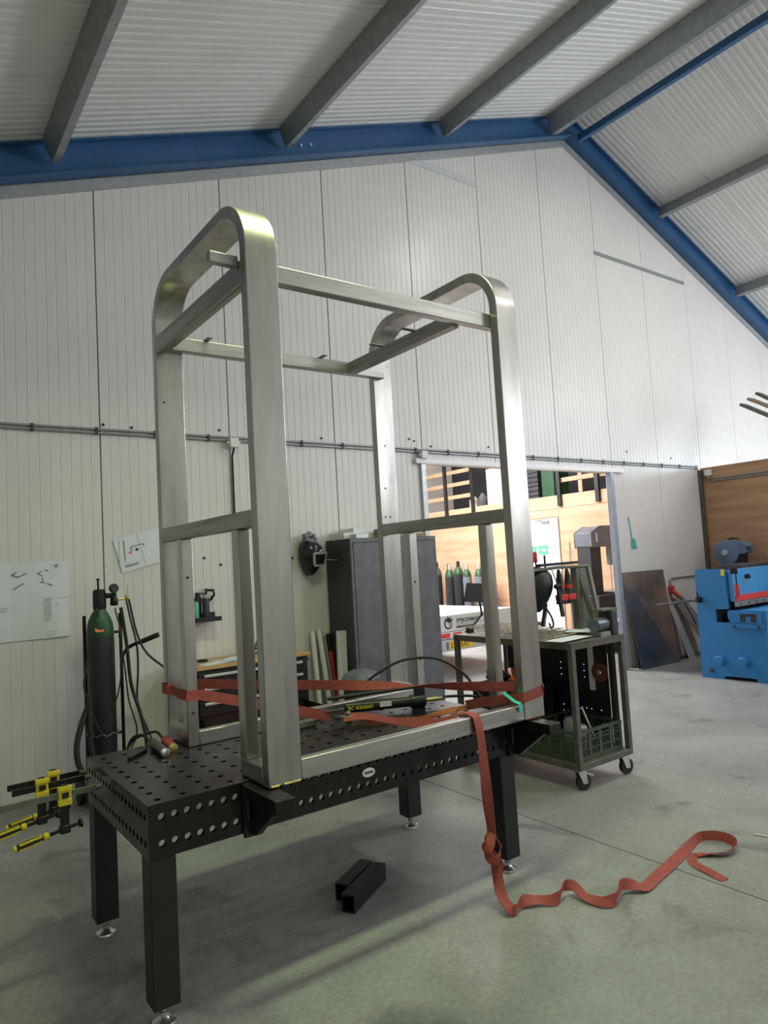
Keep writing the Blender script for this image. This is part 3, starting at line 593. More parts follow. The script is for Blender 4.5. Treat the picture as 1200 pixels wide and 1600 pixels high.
MB().tube([(2.734, YW-.06, 2.905), (2.734, YW-.05, 2.88), (2.733, YW-.02, 2.84), (2.73, YW-.02, 2.1), (2.728, YW-.02, .95)], .010, 8).build('cable_conduit', 'blackl', label='dark vertical cable pipe dropping from the junction box', cat='conduit')
jb = MB().box(XP-.075, XP-.002, 5.93, 6.03, 2.84, 2.94).build('junction_box', 'whitep', label='white junction box at corner of the plywood wall', cat='junction box', bev=.008)
MB().tube([(XP-.035, 5.98, 2.80), (XP-.035, 5.98, 2.842)], .012, 8).build('cable_gland', 'whitep', jb)
for dz, lab in ((0, 'upper thin pipe along the brown plywood wall'), (-.035, 'lower thin pipe along the brown plywood wall')):
    MB().tube([(XP-.018, 6.0, 2.79+dz), (XP-.018, -3, 2.79+dz)], .010, 8).build('cable_conduit', 'galv', label=lab, cat='conduit', group='pipes on the plywood')
# paper drawings
pd = thing('paper_drawing', (.83, YW, 1.285), 'large folded technical drawing sheet pinned at far left of the wall', 'drawing')
for i, (xa, xb) in enumerate(((.41, .58), (.58, .825), (.825, 1.06), (1.06, 1.256))):
    for j, (za, zb) in enumerate(((1.285, 1.60), (1.60, 1.90))):
        yy = YW-.006
        bl = -.014 if (i == 3 and j == 0) else 0
        MB().prism([(xa, yy-(.006 if i % 2 else 0), za), (xb, yy-(0 if i % 2 else .006)+bl, za+(.004 if i == 3 else 0)), (xb, yy-(0 if i % 2 else .006), zb), (xa, yy-(.006 if i % 2 else 0), zb)], (0, -.0012, 0)).build('paper_fold', 'paper', pd)
def ink(p, q, m='ink', w_=.006, par=pd, y=YW-.0148):
    MB().bar((p[0], y, p[1]), (q[0], y, q[1]), .002, w_, (0, 0, 1) if abs(p[0]-q[0]) > .001 else (1, 0, 0)).build('drawn_line', m, par)
for p, q in (((.835, 1.805), (.87, 1.825)), ((.835, 1.805), (.88, 1.785)), ((.88, 1.785), (.94, 1.815)), ((.84, 1.69), (.92, 1.735)), ((1.02, 1.805), (1.05, 1.825)), ((1.02, 1.805), (1.06, 1.785)), ((1.075, 1.835), (1.10, 1.82)), ((1.085, 1.725), (1.13, 1.705)), ((1.055, 1.775), (1.056, 1.735)), ((1.035, 1.735), (1.075, 1.733))): ink(p, q, 'inkm')
for p, q in (((1.065, 1.42), (1.066, 1.61)), ((1.08, 1.42), (1.081, 1.61)), ((1.095, 1.42), (1.096, 1.61)), ((1.11, 1.43), (1.111, 1.61)), ((1.14, 1.55), (1.17, 1.552)), ((1.07, 1.335), (1.16, 1.34)), ((1.07, 1.315), (1.17, 1.32)), ((1.07, 1.30), (1.15, 1.303)), ((.60, 1.55), (.80, 1.55)), ((.60, 1.53), (.80, 1.53)), ((.63, 1.38), (.631, 1.45)), ((.68, 1.38), (.681, 1.45)), ((.72, 1.39), (.76, 1.391))): ink(p, q, 'inkg', .004)
MB().ball((1.163, YW-.022, 1.868), (.013, .010, .013), 10, 6).build('pin_magnet', 'silver', pd)
u = V((.9696, 0, .2448)); v = V((-.2448, 0, .9696)); o = V((1.682, YW-.008, 1.77))
pd2 = thing('paper_drawing', (1.85, YW, 1.77), 'tilted smaller drawing sheet pinned left of the steel post', 'drawing')
for k in (0, 1): MB().prism([o+u*(.21*k)-V((0, .003 if k else .0, 0)), o+u*(.21*(k+1)), o+u*(.21*(k+1))+v*.297, o+u*(.21*k)+v*.297-V((0, .003 if k else .0, 0))], (0, -.0012, 0)).build('paper_fold', 'paper', pd2)
yy = YW-.0135
def ink2(a, b, m='ink', w_=.005):
    p = o+u*a[0]+v*a[1]; q = o+u*b[0]+v*b[1]; ink((p.x, p.z), (q.x, q.z), m, w_, pd2, yy)
ink2((.045, .055), (.16, .052), 'inkg', .016); ink2((.04, .045), (.15, .042), 'ink', .005); ink2((.05, .09), (.085, .27), 'ink', .004); ink2((.13, .20), (.24, .20), 'ink', .004); ink2((.13, .17), (.13, .20)); ink2((.24, .18), (.24, .20)); ink2((.0, .09), (.05, .28), 'inkg', .003)
for q, m_ in (((.115, .155), 'orangep'), ((.175, .165), 'ink')):
    p = o+u*q[0]+v*q[1]; MB().cyl((p.x, yy-.001, p.z), (p.x, yy+.003, p.z), .012, n=12).build('printed_dot', m_, pd2)
# little black shelf with cans
sh = thing('wall_shelf', (2.37, 6.07, 1.29), 'small black metal shelf on the wall above the tool chest', 'shelf')
MB().box(2.24, 2.50, 5.99, YW-.001, 1.305, 1.315).build('shelf_plate', 'blackl', sh); MB().box(2.24, 2.50, 5.985, 5.995, 1.295, 1.335).build('front_lip', 'blackl', sh); MB().box(2.24, 2.50, YW-.01, YW-.001, 1.315, 1.37).build('back_lip', 'blackl', sh)
def can(x, y, z, r, h, m, lab, capm='blackl'):
    t = thing('spray_can', (x, y, z), lab, 'can', 'cans on the little shelf')
    MB().lathe((x, y, z), [(r*.95, 0), (r, .006), (r, h*.8), (r*.8, h*.86)], 16).build('can_body', m, t); MB().lathe((x, y, z+h*.86), [(r*.75, 0), (r*.75, h*.12), (r*.6, h*.14)], 14).build('cap', capm, t)
can(2.285, 6.06, 1.316, .030, .19, 'greenl', 'short green can at left on the little black shelf'); can(2.38, 6.05, 1.316, .032, .22, 'cabd', 'dark grey spray can in the middle of the little shelf', 'silver'); can(2.325, 6.10, 1.316, .03, .24, 'blackl', 'black spray can behind the green can on the shelf')
tp = thing('cable_bundle', (2.40, 6.09, 1.53), 'black tangled cable bundle hanging above the little shelf', 'cable')
MB().tube([(2.43+.045*math.cos(a*.7)+.01*math.sin(a*2.1), 6.09+.02*math.sin(a*1.3), 1.53+.05*math.sin(a*.7)+.012*math.cos(a*1.7)) for a in range(40)], .006, 6).build('cable_coil', 'rubber', tp)
MB().tube([(2.36+.03*math.cos(a*.7), 6.10+.015*math.sin(a*1.1), 1.52+.03*math.sin(a*.7)) for a in range(24)], .005, 6).build('cable_coil', 'rubber', tp)
MB().cyl((2.42, YW+.001, 1.585), (2.42, 6.075, 1.59), .006, n=8).build('hanging_peg', 'zinc', tp)
# welding helmet
wh = thing('welding_helmet', (3.50, 6.02, 1.64), 'black welding helmet with silver visor frame hanging on the wall', 'helmet')
def helmet(cx, cy, z0, hgt, hwid, dep, m, par, name='shell', rot=0):
    prof = [(0, .25, .35), (.08, .42, .55), (.2, .62, .75), (.35, .82, .9), (.5, .95, 1), (.65, 1, 1), (.8, .96, .9), (.92, .75, .7), (1, .35, .35)]
    mb = MB(); n = 15; rows = []
    for t, wf, df in prof:
        for k in range(n):
            a = math.pi*(k/(n-1)); px = -hwid*wf*math.cos(a); py = -dep*df*math.sin(a)**.8
            c_, s_ = math.cos(rot), math.sin(rot)
            mb.v.append(V((cx+px*c_-py*s_, cy+px*s_+py*c_, z0+hgt*t)))
    m_ = len(prof)
    for i in range(m_-1):
        for k in range(n-1): mb.f.append([i*n+k, i*n+k+1, (i+1)*n+k+1, (i+1)*n+k])
    mb.f.append(list(range(n))[::-1]); mb.f.append([(m_-1)*n+k for k in range(n)]); mb.f.append([i*n for i in range(m_)]+[i*n+n-1 for i in range(m_-1, -1, -1)])
    return mb.build(name, m, par, sharp=50)
hs = helmet(3.50, 6.12, 1.645, .36, .125, .17, 'hel', wh, rot=.25)
c_ = V((3.535, 5.945, 1.80)); fx_ = V((.97, .25, 0)); fz_ = V((.05, -.22, .97))
for a, b, wv, hv in ((0, .062, .085, .012), (0, -.062, .06, .012)): MB().obox(c_+fx_*a+fz_*b, fx_*wv, fx_.cross(fz_)*.008, fz_*hv).build('visor_frame', 'silver', hs, bev=.003)
for sgn in (-1, 1): MB().obox(c_+fx_*sgn*.075, fx_*.010+fz_*.0, fx_.cross(fz_)*.008, fz_*.055+fx_*sgn*.011).build('visor_frame', 'silver', hs)
MB().obox(c_, fx_*.065, fx_.cross(fz_)*.006, fz_*.05).build('visor_glass', 'hel', hs)
MB().ball(c_+fz_*.085, (.016, .012, .016), 10, 6).build('sensor', 'silver', hs)
gl = MB()
for k in range(16):
    a = k*2.4; gl.ball((3.50+.075*math.cos(a)*(.4+.6*random.random()), 6.06+.035*math.sin(a*1.7), 2.02+.035*math.sin(a)), (.03+.02*random.random(), .025, .018+.015*random.random()), 8, 5)
gl.build('work_glove', 'cylg', label='crumpled grey work gloves tucked on top of the welding helmet', cat='gloves', sharp=60)
# metal wire hook from the helmet to the cabinet side
MB().tube([(3.56, 6.0, 1.80), (3.71, 5.9, 1.785)], .003, 6).build('wire_hook', 'zinc', wh)
# fly swatter
fs_ = thing('fly_swatter', (9.08, YW-.01, 1.70), 'turquoise plastic fly swatter hanging on the white wall', 'fly swatter')
MB().bar((9.015, YW-.008, 2.19), (9.075, YW-.008, 1.85), .008, .014, (1, 0, 0)).build('handle', 'teal', fs_)
pdm = MB()
for k in range(8): pdm.bar((9.045+.014*k-.012*(k < 1), YW-.008, 1.86), (9.035+.019*k, YW-.008, 1.70+.004*((k*3) % 4)), .004, .006, (1, 0, 0))
for k in range(5): pdm.bar((9.04-.002*k, YW-.008, 1.86-.034*k), (9.148+.006*k, YW-.008, 1.86-.034*k), .004, .006)
pdm.build('paddle', 'teal', fs_)
# red three-phase socket and its pipe
rs = thing('power_socket', (9.95, YW, .94), 'red three-phase socket with plug low on the white wall', 'socket')
MB().box(9.90, 10.0, YW-.06, YW-.001, .98, 1.10).build('housing', 'redp', rs, bev=.01); MB().cyl((9.95, YW-.055, 1.02), (9.975, YW-.14, .93), .035, .032, 16).build('plug', 'redp', rs)
MB().tube(smooth_path([(9.975, YW-.14, .93), (9.99, YW-.18, .86), (10.06, YW-.22, .72), (10.10, YW-.30, .5)], 4), .010, 8).build('cable', 'rubber', rs)
MB().tube(smooth_path([(9.95, YW-.03, 1.10), (9.95, YW-.025, 1.17), (9.99, YW-.02, 1.21), (10.1, YW-.02, 1.215), (11.05, YW-.02, 1.22)], 4), .013, 8).build('supply_pipe', 'galv', rs)
# ================================================================== GAS CYLINDER ON ITS TROLLEY
cx, cy = 1.385, 5.72
gc = thing('gas_cylinder', (cx, cy, .05), 'black gas cylinder with dark green shoulder standing behind the table', 'gas cylinder')
MB().lathe((cx, cy, .05), [(.09, 0), (.102, .02), (.102, 1.20), (.1005, 1.24)], 28).build('body', 'cylb', gc)
MB().lathe((cx, cy, .05), [(.1015, 1.241), (.100, 1.29), (.094, 1.335), (.082, 1.375), (.065, 1.41), (.05, 1.432), (.044, 1.45)], 28).build('shoulder', 'green', gc)
MB().lathe((cx, cy, 1.50), [(.046, 0), (.05, .01), (.049, .12), (.044, .15), (.02, .155)], 18).build('valve_guard', 'blackl', gc)
MB().tube([(cx-.012, cy-.02, 1.65), (cx-.012, cy-.02, 1.735)], .008, 8).build('valve_spindle', 'blackm', gc); MB().cyl((cx-.012, cy-.02, 1.725), (cx-.012, cy-.02, 1.74), .012, n=10).build('valve_knob', 'blackm', gc)
MB().obox((cx-.028, cy-.0935, 1.345), V((.030, -.006, 0)), V((0, .002, .001)), V((0, .008, .014))).build('hazard_label', 'orangep', gc)
MB().obox((cx-.02, cy-.072, 1.43), V((.014, -.002, 0)), V((0, .002, .001)), V((0, .006, .01))).build('paper_label', 'paper', gc)
rg = thing('gas_regulator', (cx+.11, cy-.02, 1.48), 'black pressure regulator with round gauge on the gas cylinder', 'regulator')
MB().tube([(cx+.045, cy-.02, 1.60), (cx+.12, cy-.03, 1.60)], .02, 12).build('inlet', 'blackl', rg); MB().lathe((cx+.09, cy-.05, 1.655), [(.034, 0), (.036, .004), (.036, .026), (.03, .03)], 18, (.25, -1, .1)).build('gauge', 'blackl', rg)
MB().lathe((cx+.10, cy-.04, 1.52), [(.024, 0), (.03, .01), (.03, .05), (.02, .07)], 14).build('regulator_body', 'blackm', rg); MB().lathe((cx+.20, cy-.03, 1.565), [(.012, 0), (.016, .01), (.012, .03)], 10).build('brass_valve', 'brass', rg); MB().tube([(cx+.12, cy-.03, 1.565), (cx+.225, cy-.03, 1.57)], .008, 8).build('outlet_pipe', 'brass', rg)
MB().tube([(cx+.205, cy-.03, 1.59), (cx+.21, cy-.03, 1.67)], .004, 6).build('needle', 'silver', rg)
tw = thing('cylinder_trolley', (1.5, 5.8, 0), 'black two-wheeled cylinder trolley with curved rubber handle', 'trolley')
MB().box(1.27, 1.60, 5.60, 5.86, .028, .048).build('foot_plate', 'blackl', tw)
for x in (1.30, 1.575): MB().tube([(x, 5.86, .04), (x, 5.86, 1.45)], .014, 10).build('upright_tube', 'blackm', tw)
MB().tube([(1.30, 5.86, 1.3), (1.575, 5.86, 1.3)], .011, 8).build('cross_tube', 'blackm', tw); MB().tube([(1.30, 5.86, .5), (1.575, 5.86, .5)], .011, 8).build('cross_tube', 'blackm', tw)
MB().tube(smooth_path([(1.575, 5.86, 1.05), (1.575, 5.80, 1.12), (1.60, 5.70, 1.185), (1.68, 5.62, 1.225)], 4), .014, 10).build('handle_tube', 'blackm', tw); MB().tube([(1.66, 5.64, 1.215), (1.775, 5.53, 1.27)], .02, 12).build('rubber_grip', 'rubber', tw)
for x in (1.25, 1.63): MB().lathe((x, 5.90, .10), [(.10, -.02), (.10, .02)], 20, (1, 0, 0)).build('wheel', 'rubber', tw)
MB().tube([(cx+.115*math.cos(a*math.pi/14), cy+.115*math.sin(a*math.pi/14), .55+.01*math.sin(a*2)) for a in range(29)], .004, 5).build('chain', 'galv', tw)
hz = thing('welding_hose', (1.3, 5.55, .3), 'black welding hoses looped around the gas cylinder', 'hose')
for pts, r in (([(cx+.1, cy-.06, 1.50), (cx+.11, cy-.16, 1.30), (cx+.10, cy-.17, 1.0), (cx+.06, cy-.15, .80), (cx-.05, cy-.13, .62), (cx-.13, cy-.06, .45)], .006), ([(cx-.02, cy-.06, 1.52), (cx-.09, cy-.10, 1.42), (cx-.13, cy-.11, 1.1), (cx-.155, cy-.12, .95), (cx-.13, cy-.13, .82), (cx-.06, cy-.14, .60), (cx+.06, cy-.15, .42), (cx+.14, cy-.14, .36)], .008),
               ([(cx-.13, cy-.12, .80), (cx-.19, cy-.15, .66), (cx-.23, cy-.18, .52), (cx-.22, cy-.20, .38), (cx-.15, cy-.22, .28), (cx-.05, cy-.22, .22), (cx+.1, cy-.2, .16)], .021), ([(cx-.125, cy-.13, .86), (cx-.13, cy-.15, .65), (cx-.12, cy-.16, .45), (cx-.06, cy-.17, .30), (cx+.04, cy-.17, .22), (cx+.14, cy-.15, .15)], .019),
               ([(cx+.19, cy-.05, 1.56), (cx+.20, cy-.12, 1.40), (cx+.235, cy-.14, 1.20), (cx+.25, cy-.10, 1.0), (cx+.25, cy-.06, .75), (cx+.30, cy-.12, .55), (cx+.33, cy-.2, .42)], .008), ([(cx+.21, cy-.05, 1.56), (cx+.24, cy-.13, 1.30), (cx+.30, cy-.16, 1.14), (cx+.42, cy-.16, 1.02), (cx+.52, cy-.2, .92), (cx+.56, cy-.3, .82), (cx+.58, cy-.36, .60)], .009),
               ([(cx+.15, cy-.04, 1.50), (cx+.17, cy-.10, 1.2), (cx+.19, cy-.12, .9), (cx+.25, cy-.15, .65), (cx+.27, cy-.2, .42), (cx+.22, cy-.24, .20)], .014), ([(cx+.16, cy-.1, .38), (cx+.21, cy-.16, .55), (cx+.15, cy-.18, .80), (cx+.13, cy-.17, 1.05), (cx+.10, cy-.15, 1.3)], .006)):
    MB().tube(smooth_path(pts, 6), r, 8).build('hose', 'rubber', hz)
# ================================================================== TOOL CHEST
tc = thing('tool_chest', (2.63, 5.85, 0), 'black roller tool chest with wooden top behind the steel cage', 'tool chest')
MB().box(2.09, 3.16, 5.625, 6.11, .12, .925).build('body', 'blackl', tc, bev=.006); MB().box(2.07, 3.18, 5.60, 6.12, .926, .956).build('wooden_top', 'wood', tc, bev=.004)
for za, zb in ((.80, .90), (.68, .79), (.55, .67), (.40, .44), (.14, .30)):
    dw = MB().box(2.12, 3.13, 5.605, 5.624, za, zb).build('drawer', 'blackl', tc, bev=.003); MB().box(2.16, 3.09, 5.585, 5.603, zb-.034, zb-.012).build('drawer_handle', 'chrome', dw, bev=.003)
dw = MB().box(2.12, 3.13, 5.17, 5.19, .43, .54).box(2.14, 3.11, 5.19, 5.62, .43, .438).box(2.13, 2.14, 5.19, 5.62, .43, .53).box(3.11, 3.12, 5.19, 5.62, .43, .53).build('open_drawer', 'blackl', tc); MB().box(2.14, 3.11, 5.15, 5.169, .50, .54).build('drawer_handle', 'chrome', dw, bev=.003); MB().box(2.16, 3.09, 5.21, 5.60, .439, .455).build('red_drawer_liner', 'redb', dw)
MB().tube([(3.165, 5.68, .885), (3.20, 5.68, .885), (3.20, 6.02, .885), (3.165, 6.02, .885)], .010, 8).build('side_handle', 'blackl', tc)
for x in (2.16, 3.09):
    for y in (5.68, 6.05): MB().lathe((x, y, .06), [(.06, -.016), (.06, .016)], 16, (1, 0, 0)).build('castor_wheel', 'rubber', tc); MB().box(x-.025, x+.025, y-.03, y+.03, .10, .119).build('castor_plate', 'zinc', tc)
for k, (x, y) in enumerate(((2.83, 5.624), (2.87, 5.624), (2.91, 5.624))): MB().box(x, x+.022, y-.021, y-.0195, .872, .892).build('maker_mark', 'whitep', tc)
for k, (x, y, a, lab) in enumerate(((2.30, 5.72, .2, 'loose white paper sheet at left on the tool chest'), (2.42, 5.75, -.35, 'loose white paper sheet with blue print on the tool chest'), (2.52, 5.82, .6, 'crumpled white paper sheet at back of the tool chest'))):
    c0, s0 = math.cos(a), math.sin(a); ob = MB().obox((x, y, .9585+.0025*k), V((c0*.105, s0*.105, .002)), V((-s0*.0745, c0*.0745, 0)), V((0, 0, .0008))).build('paper_sheet', 'paper', label=lab, cat='paper', group='papers on the tool chest')
    if k == 1: MB().obox((x+.02, y-.03, .9625), V((c0*.06, s0*.06, .001)), V((-s0*.02, c0*.02, 0)), V((0, 0, .0005))).build('printed_block', 'bluel', ob)
MB().tube([(2.84+(.10-.0008*a)*math.cos(a*.45), 5.86+.05*math.sin(a*.45), .967+.0022*a+.05*max(0, math.sin(a*.45))) for a in range(48)], .006, 6).build('cable_coil', 'rubber', label='coiled black cable on the wooden top of the chest', cat='cable')
sd_ = thing('screwdriver', (2.32, 5.80, .956), 'black screwdriver lying at left on the tool chest', 'screwdriver'); MB().lathe((2.20, 5.84, .978), [(.010, 0), (.014, .02), (.013, .08), (.008, .09)], 10, (.9, -.2, 0)).build('grip', 'blackl', sd_); MB().cyl((2.285, 5.822, .976), (2.42, 5.79, .966), .004, n=8).build('blade', 'zinc', sd_)
# battens and tubes leaning on the wall beside the chest
for x, xb, r, h, m, lab in ((3.50, 3.42, .026, 1.08, 'whitep', 'white plastic tube leaning left in the wall corner'), (3.575, 3.56, .028, 1.09, 'whitep', 'white plastic tube standing next to the red tube'), (3.635, 3.62, .018, 1.02, 'galv', 'thin grey tube leaning between white and red tubes')):
    MB().tube([(xb, 5.86, 0), (x, 6.10, h)], r, 14).build('plastic_tube', m, label=lab, cat='tube', group='tubes leaning on the wall')
rt_ = thing('plastic_tube', (3.67, 5.9, 0), 'dark red tube with black top leaning on the wall', 'tube', 'tubes leaning on the wall'); MB().tube([(3.655, 5.86, 0), (3.685, 6.08, .86)], .026, 14).build('red_shaft', 'redp', rt_); MB().tube([(3.685, 6.08, .861), (3.692, 6.12, 1.04)], .022, 14).build('black_top', 'blackl', rt_)
MB().prism([(3.575, 5.80, 0), (3.67, 5.80, 0), (3.716, 5.845, 1.08), (3.622, 5.845, 1.085)], (0, -.03, 0)).build('board_offcut', 'wall', label='cream board offcut leaning beside the grey cabinet', cat='board', bev=.003)
gb = thing('waste_bin', (3.32, 5.0, 0), 'round grey bin with domed lid behind the steel cage', 'bin'); MB().lathe((3.32, 5.0, 0), [(.11, 0), (.13, .01), (.155, .74)], 24).build('bin_body', 'cabd', gb); MB().lathe((3.32, 5.0, .742), [(.165, 0), (.168, .02), (.14, .06), (.08, .085), (.01, .092)], 28).build('lid', 'cylg', gb)
# ================================================================== GREY CABINET
cb = thing('steel_cabinet', (4.26, 5.9, 0), 'tall grey two-door steel cabinet beside the doorway', 'cabinet')
MB().box(3.72, 4.81, 5.68, 6.12, .03, 1.985).build('body', 'cabd', cb, bev=.004)
MB().box(3.72, 4.81, 5.655, 5.679, .03, .07).box(3.72, 4.81, 5.655, 5.679, 1.945, 1.985).box(3.72, 3.745, 5.655, 5.679, .07, 1.945).box(4.785, 4.81, 5.655, 5.679, .07, 1.945).build('front_frame', 'cab', cb)
for xa, xb in ((3.75, 4.325), (4.335, 4.78)): dd = MB().box(xa, xb, 5.65, 5.678, .075, 1.94).build('door', 'cab', cb, bev=.004)
MB().lathe((4.40, 5.6495, 1.16), [(.014, 0), (.014, .012), (.009, .014)], 14, (0, -1, 0)).build('lock', 'chrome', dd)
for x in (3.76, 4.77): MB().box(x-.03, x+.03, 5.7, 6.08, 0, .03).build('foot', 'cabd', cb)
tb_ = [((3.74, 4.62, 5.80, 6.08, 1.986, 2.05), 'whitep', 'long white flat box lying on top of the cabinet'), ((3.90, 4.66, 5.86, 6.1, 2.051, 2.10), 'paper', 'second white flat box on top of the stack on the cabinet'), ((4.10, 4.42, 5.66, 5.79, 1.986, 2.075), 'skin', 'brown cardboard carton with red tape on the cabinet'), ((3.80, 3.95, 5.67, 5.78, 1.986, 2.03), 'galvlight', 'small pale metal box at the cabinet top corner'), ((4.45, 4.70, 5.68, 5.79, 1.986, 2.02), 'skin', 'flat brown carton at right on top of the cabinet')]
for (b_, m_, l_) in tb_:
    ob = MB().box(*b_).build('storage_box', m_, label=l_, cat='box', group='boxes on the cabinet', bev=.003)
    if 'tape' in l_: MB().box(4.245, 4.29, 5.6585, 5.66, 1.99, 2.07).build('red_tape', 'orangep', ob)
# ================================================================== NEXT HALL: TRAILER, CYLINDERS, SAW
X0, X1, Y0 = 6.15, 8.15, 7.8
tl = thing('flatbed_trailer', (7.15, 10.2, 0), 'white flatbed trailer with lettered tailboard in the next hall', 'trailer')
MB().box(X0, X1, Y0+.03, 12.8, .80, .885).build('load_bed', 'white', tl, bev=.006)
MB().box(X0, X1, Y0, Y0+.028, .645, .888).build('tailboard', 'whitep', tl, bev=.006)
for x in (X0-.03, X1): MB().box(x, x+.03, Y0, 12.8, .645, .888).build('side_board', 'whitep', tl, bev=.006)
MB().box(X0+.05, X1-.05, Y0+.05, 12.6, .52, .80).build('chassis', 'galv', tl)
lb = MB().box(X0+.03, X1-.03, Y0-.01, Y0+.04, .545, .64).build('light_bar', 'whitep', tl, bev=.004)
for x in (6.62, 6.86, 7.08): MB().box(x, x+.17, Y0-.016, Y0-.010, .56, .625).build('red_reflector', 'redb', lb)
bp_ = MB().box(X0+.03, X1-.03, Y0+.0, Y0+.06, .36, .53).build('bumper', 'galvlight', tl, bev=.004)
np_ = MB().box(6.72, 7.255, Y0-.008, Y0-.001, .385, .50).build('number_plate', 'plate', tl, bev=.003)
MB().box(6.722, 6.762, Y0-.0095, Y0-.008, .387, .498).build('country_band', 'bluem', np_)
text('2', .10, (6.80, Y0-.0095, .408), (1, 0, 0), (0, 0, 1), 'ink', np_, bold=.002, sx=.8); text('2-FU', .10, (7.00, Y0-.0095, .408), (1, 0, 0), (0, 0, 1), 'ink', np_, bold=.002, sx=.8)
text('SPIJKERMAN', .085, (6.94, Y0-.0015, .765), (1, 0, 0), (0, 0, 1), 'ink', tl, bold=.002, sx=1.05)
MB().box(6.94, 7.50, Y0-.003, Y0-.0005, .735, .742).build('lettering_rule', 'ink', tl); MB().box(6.94, 7.30, Y0-.003, Y0-.0005, .685, .715).build('lettering_band', 'ink', tl)
lg_ = MB()     # round emblem with a plant-like figure
ring = [(6.785+.085*math.cos(math.radians(a)), .765+.085*math.sin(math.radians(a))) for a in range(60, 330, 18)]; ring2 = [(6.785+.058*math.cos(math.radians(a)), .768+.066*math.sin(math.radians(a))) for a in range(60, 330, 18)][::-1]
lg_.prism([(x, Y0-.0005, z) for x, z in ring+ring2], (0, -.002, 0))
for a in (70, 105, 35, 140): 
    c1, s1 = math.cos(math.radians(a)), math.sin(math.radians(a)); lg_.prism([(6.80, Y0-.0005, .775), (6.80+.05*c1-.018*s1, Y0-.0005, .775+.05*s1+.018*c1), (6.80+.105*c1, Y0-.0005, .775+.105*s1), (6.80+.05*c1+.018*s1, Y0-.0005, .775+.05*s1-.018*c1)], (0, -.002, 0))
for p, q in (((6.80, .78), (6.80, .70)), ((6.83, .775), (6.83, .71)), ((6.80, .78), (6.86, .70)), ((6.855, .79), (6.855, .72))): lg_.bar((p[0], Y0-.0015, p[1]), (q[0], Y0-.0015, q[1]), .002, .008, (1, 0, 0) if p[0] == q[0] else (0, 0, 1))
lg_.build('emblem', 'ink', tl)
for x in (X0+.12, X1-.12):
    for y in (9.9, 10.65): MB().lathe((x, y, .28), [(.20, -.09), (.28, -.085), (.28, .085), (.20, .09)], 24, (1, 0, 0)).build('wheel', 'rubber', tl)
MB().cyl((7.45, Y0-.02, .45), (7.45, Y0-.001, .45), .05, n=16).build('rear_lamp', 'redp', bp_)
# gas cylinders along the plywood wall
for i, (y, x, r, top, bm, sm) in enumerate(((12.62, 10.72, .115, 1.60, 'cylb', 'greenp'), (12.45, 10.95, .10, 1.55, 'cylb', 'green'), (12.16, 10.72, .105, 1.54, 'cylb', 'green'), (11.86, 10.72, .115, 1.60, 'cylb', 'green'), (11.58, 10.72, .10, 1.54, 'cylg', 'green'), (11.42, 10.95, .10, 1.50, 'cylb', 'green'), (11.18, 10.72, .11, 1.54, 'cylg', 'green'), (10.94, 10.74, .11, 1.42, 'rust', 'rust'))):
    lab = ('tall dark gas cylinder at far left of the row by the plywood', 'dark gas cylinder half hidden behind the far left one', 'dark green-topped gas cylinder, second in the front row', 'tall dark gas cylinder in the middle of the row', 'pale grey gas cylinder behind the work lamp', 'dark gas cylinder tucked behind two pale grey ones', 'pale grey gas cylinder next to the rust-red one', 'rust-red gas cylinder at right end of the row')[i]
    g = thing('gas_cylinder', (x, y, 0), lab, 'gas cylinder', 'gas cylinders in the next hall'); h = top-.10
    MB().lathe((x, y, 0), [(r*.9, 0), (r, .02), (r, h-.16)], 20).build('body', bm, g); MB().lathe((x, y, 0), [(r, h-.159), (r*.9, h-.09), (r*.6, h-.02), (r*.38, h+.01)], 20).build('shoulder', sm, g)
    MB().lathe((x, y, h+.01), [(r*.36, 0), (r*.36, .10), (r*.30, .13)], 12).build('valve_guard', 'blackl' if i in (0, 1, 3) else 'silver', g)
# grey band saw
bs = thing('band_saw', (10.1, 7.5, 0), 'tall grey band saw standing behind the doorway post', 'band saw')
MB().box(9.66, 10.55, 7.25, 7.85, .02, .96).build('base_cabinet', 'cabd', bs, bev=.01)
MB().box(9.74, 10.02, 7.42, 7.70, .96, 1.80).build('column', 'cabd', bs, bev=.006)
hd = MB().prism([(9.74, 7.38, 1.78), (10.62, 7.38, 1.78), (10.62, 7.38, 2.13), (9.98, 7.38, 2.13), (9.74, 7.38, 2.02)], (0, .36, 0)).build('wheel_housing', 'cylg', bs, bev=.008)
text('1', .20, (9.83, 7.3785, 1.87), (1, 0, 0), (0, 0, 1), 'white', hd, bold=.012)
MB().box(10.05, 10.7, 7.2, 7.9, .965, 1.0).build('saw_table', 'galv', bs); MB().box(10.30, 10.36, 7.44, 7.52, 1.45, 1.78).build('blade_guide', 'galv', bs); MB().box(10.325, 10.33, 7.46, 7.48, 1.0, 1.45).build('blade', 'zinc', bs)
mk = thing('coffee_pot', (10.30, 7.72, 1.0), 'small metal coffee pot on the saw table', 'pot'); MB().lathe((10.30, 7.72, 1.001), [(.06, 0), (.045, .09), (.05, .10), (.06, .2), (.02, .22)], 10).build('pot_body', 'galv', mk); MB().tube([(10.24, 7.72, 1.19), (10.19, 7.72, 1.17), (10.19, 7.72, 1.08)], .010, 6).build('pot_handle', 'rubber', mk)
for y, ln, lab in ((8.98, 1.3, 'long thin steel rod leaning on the plywood beside the door'), (8.72, .9, 'shorter thin rod leaning on the plywood')):
    MB().tube([(XP-.12, y, .0), (XP-.014, y-.03, ln+.6)], .008, 6).build('steel_rod', 'galv', label=lab, cat='rod', group='rods by the fire door')
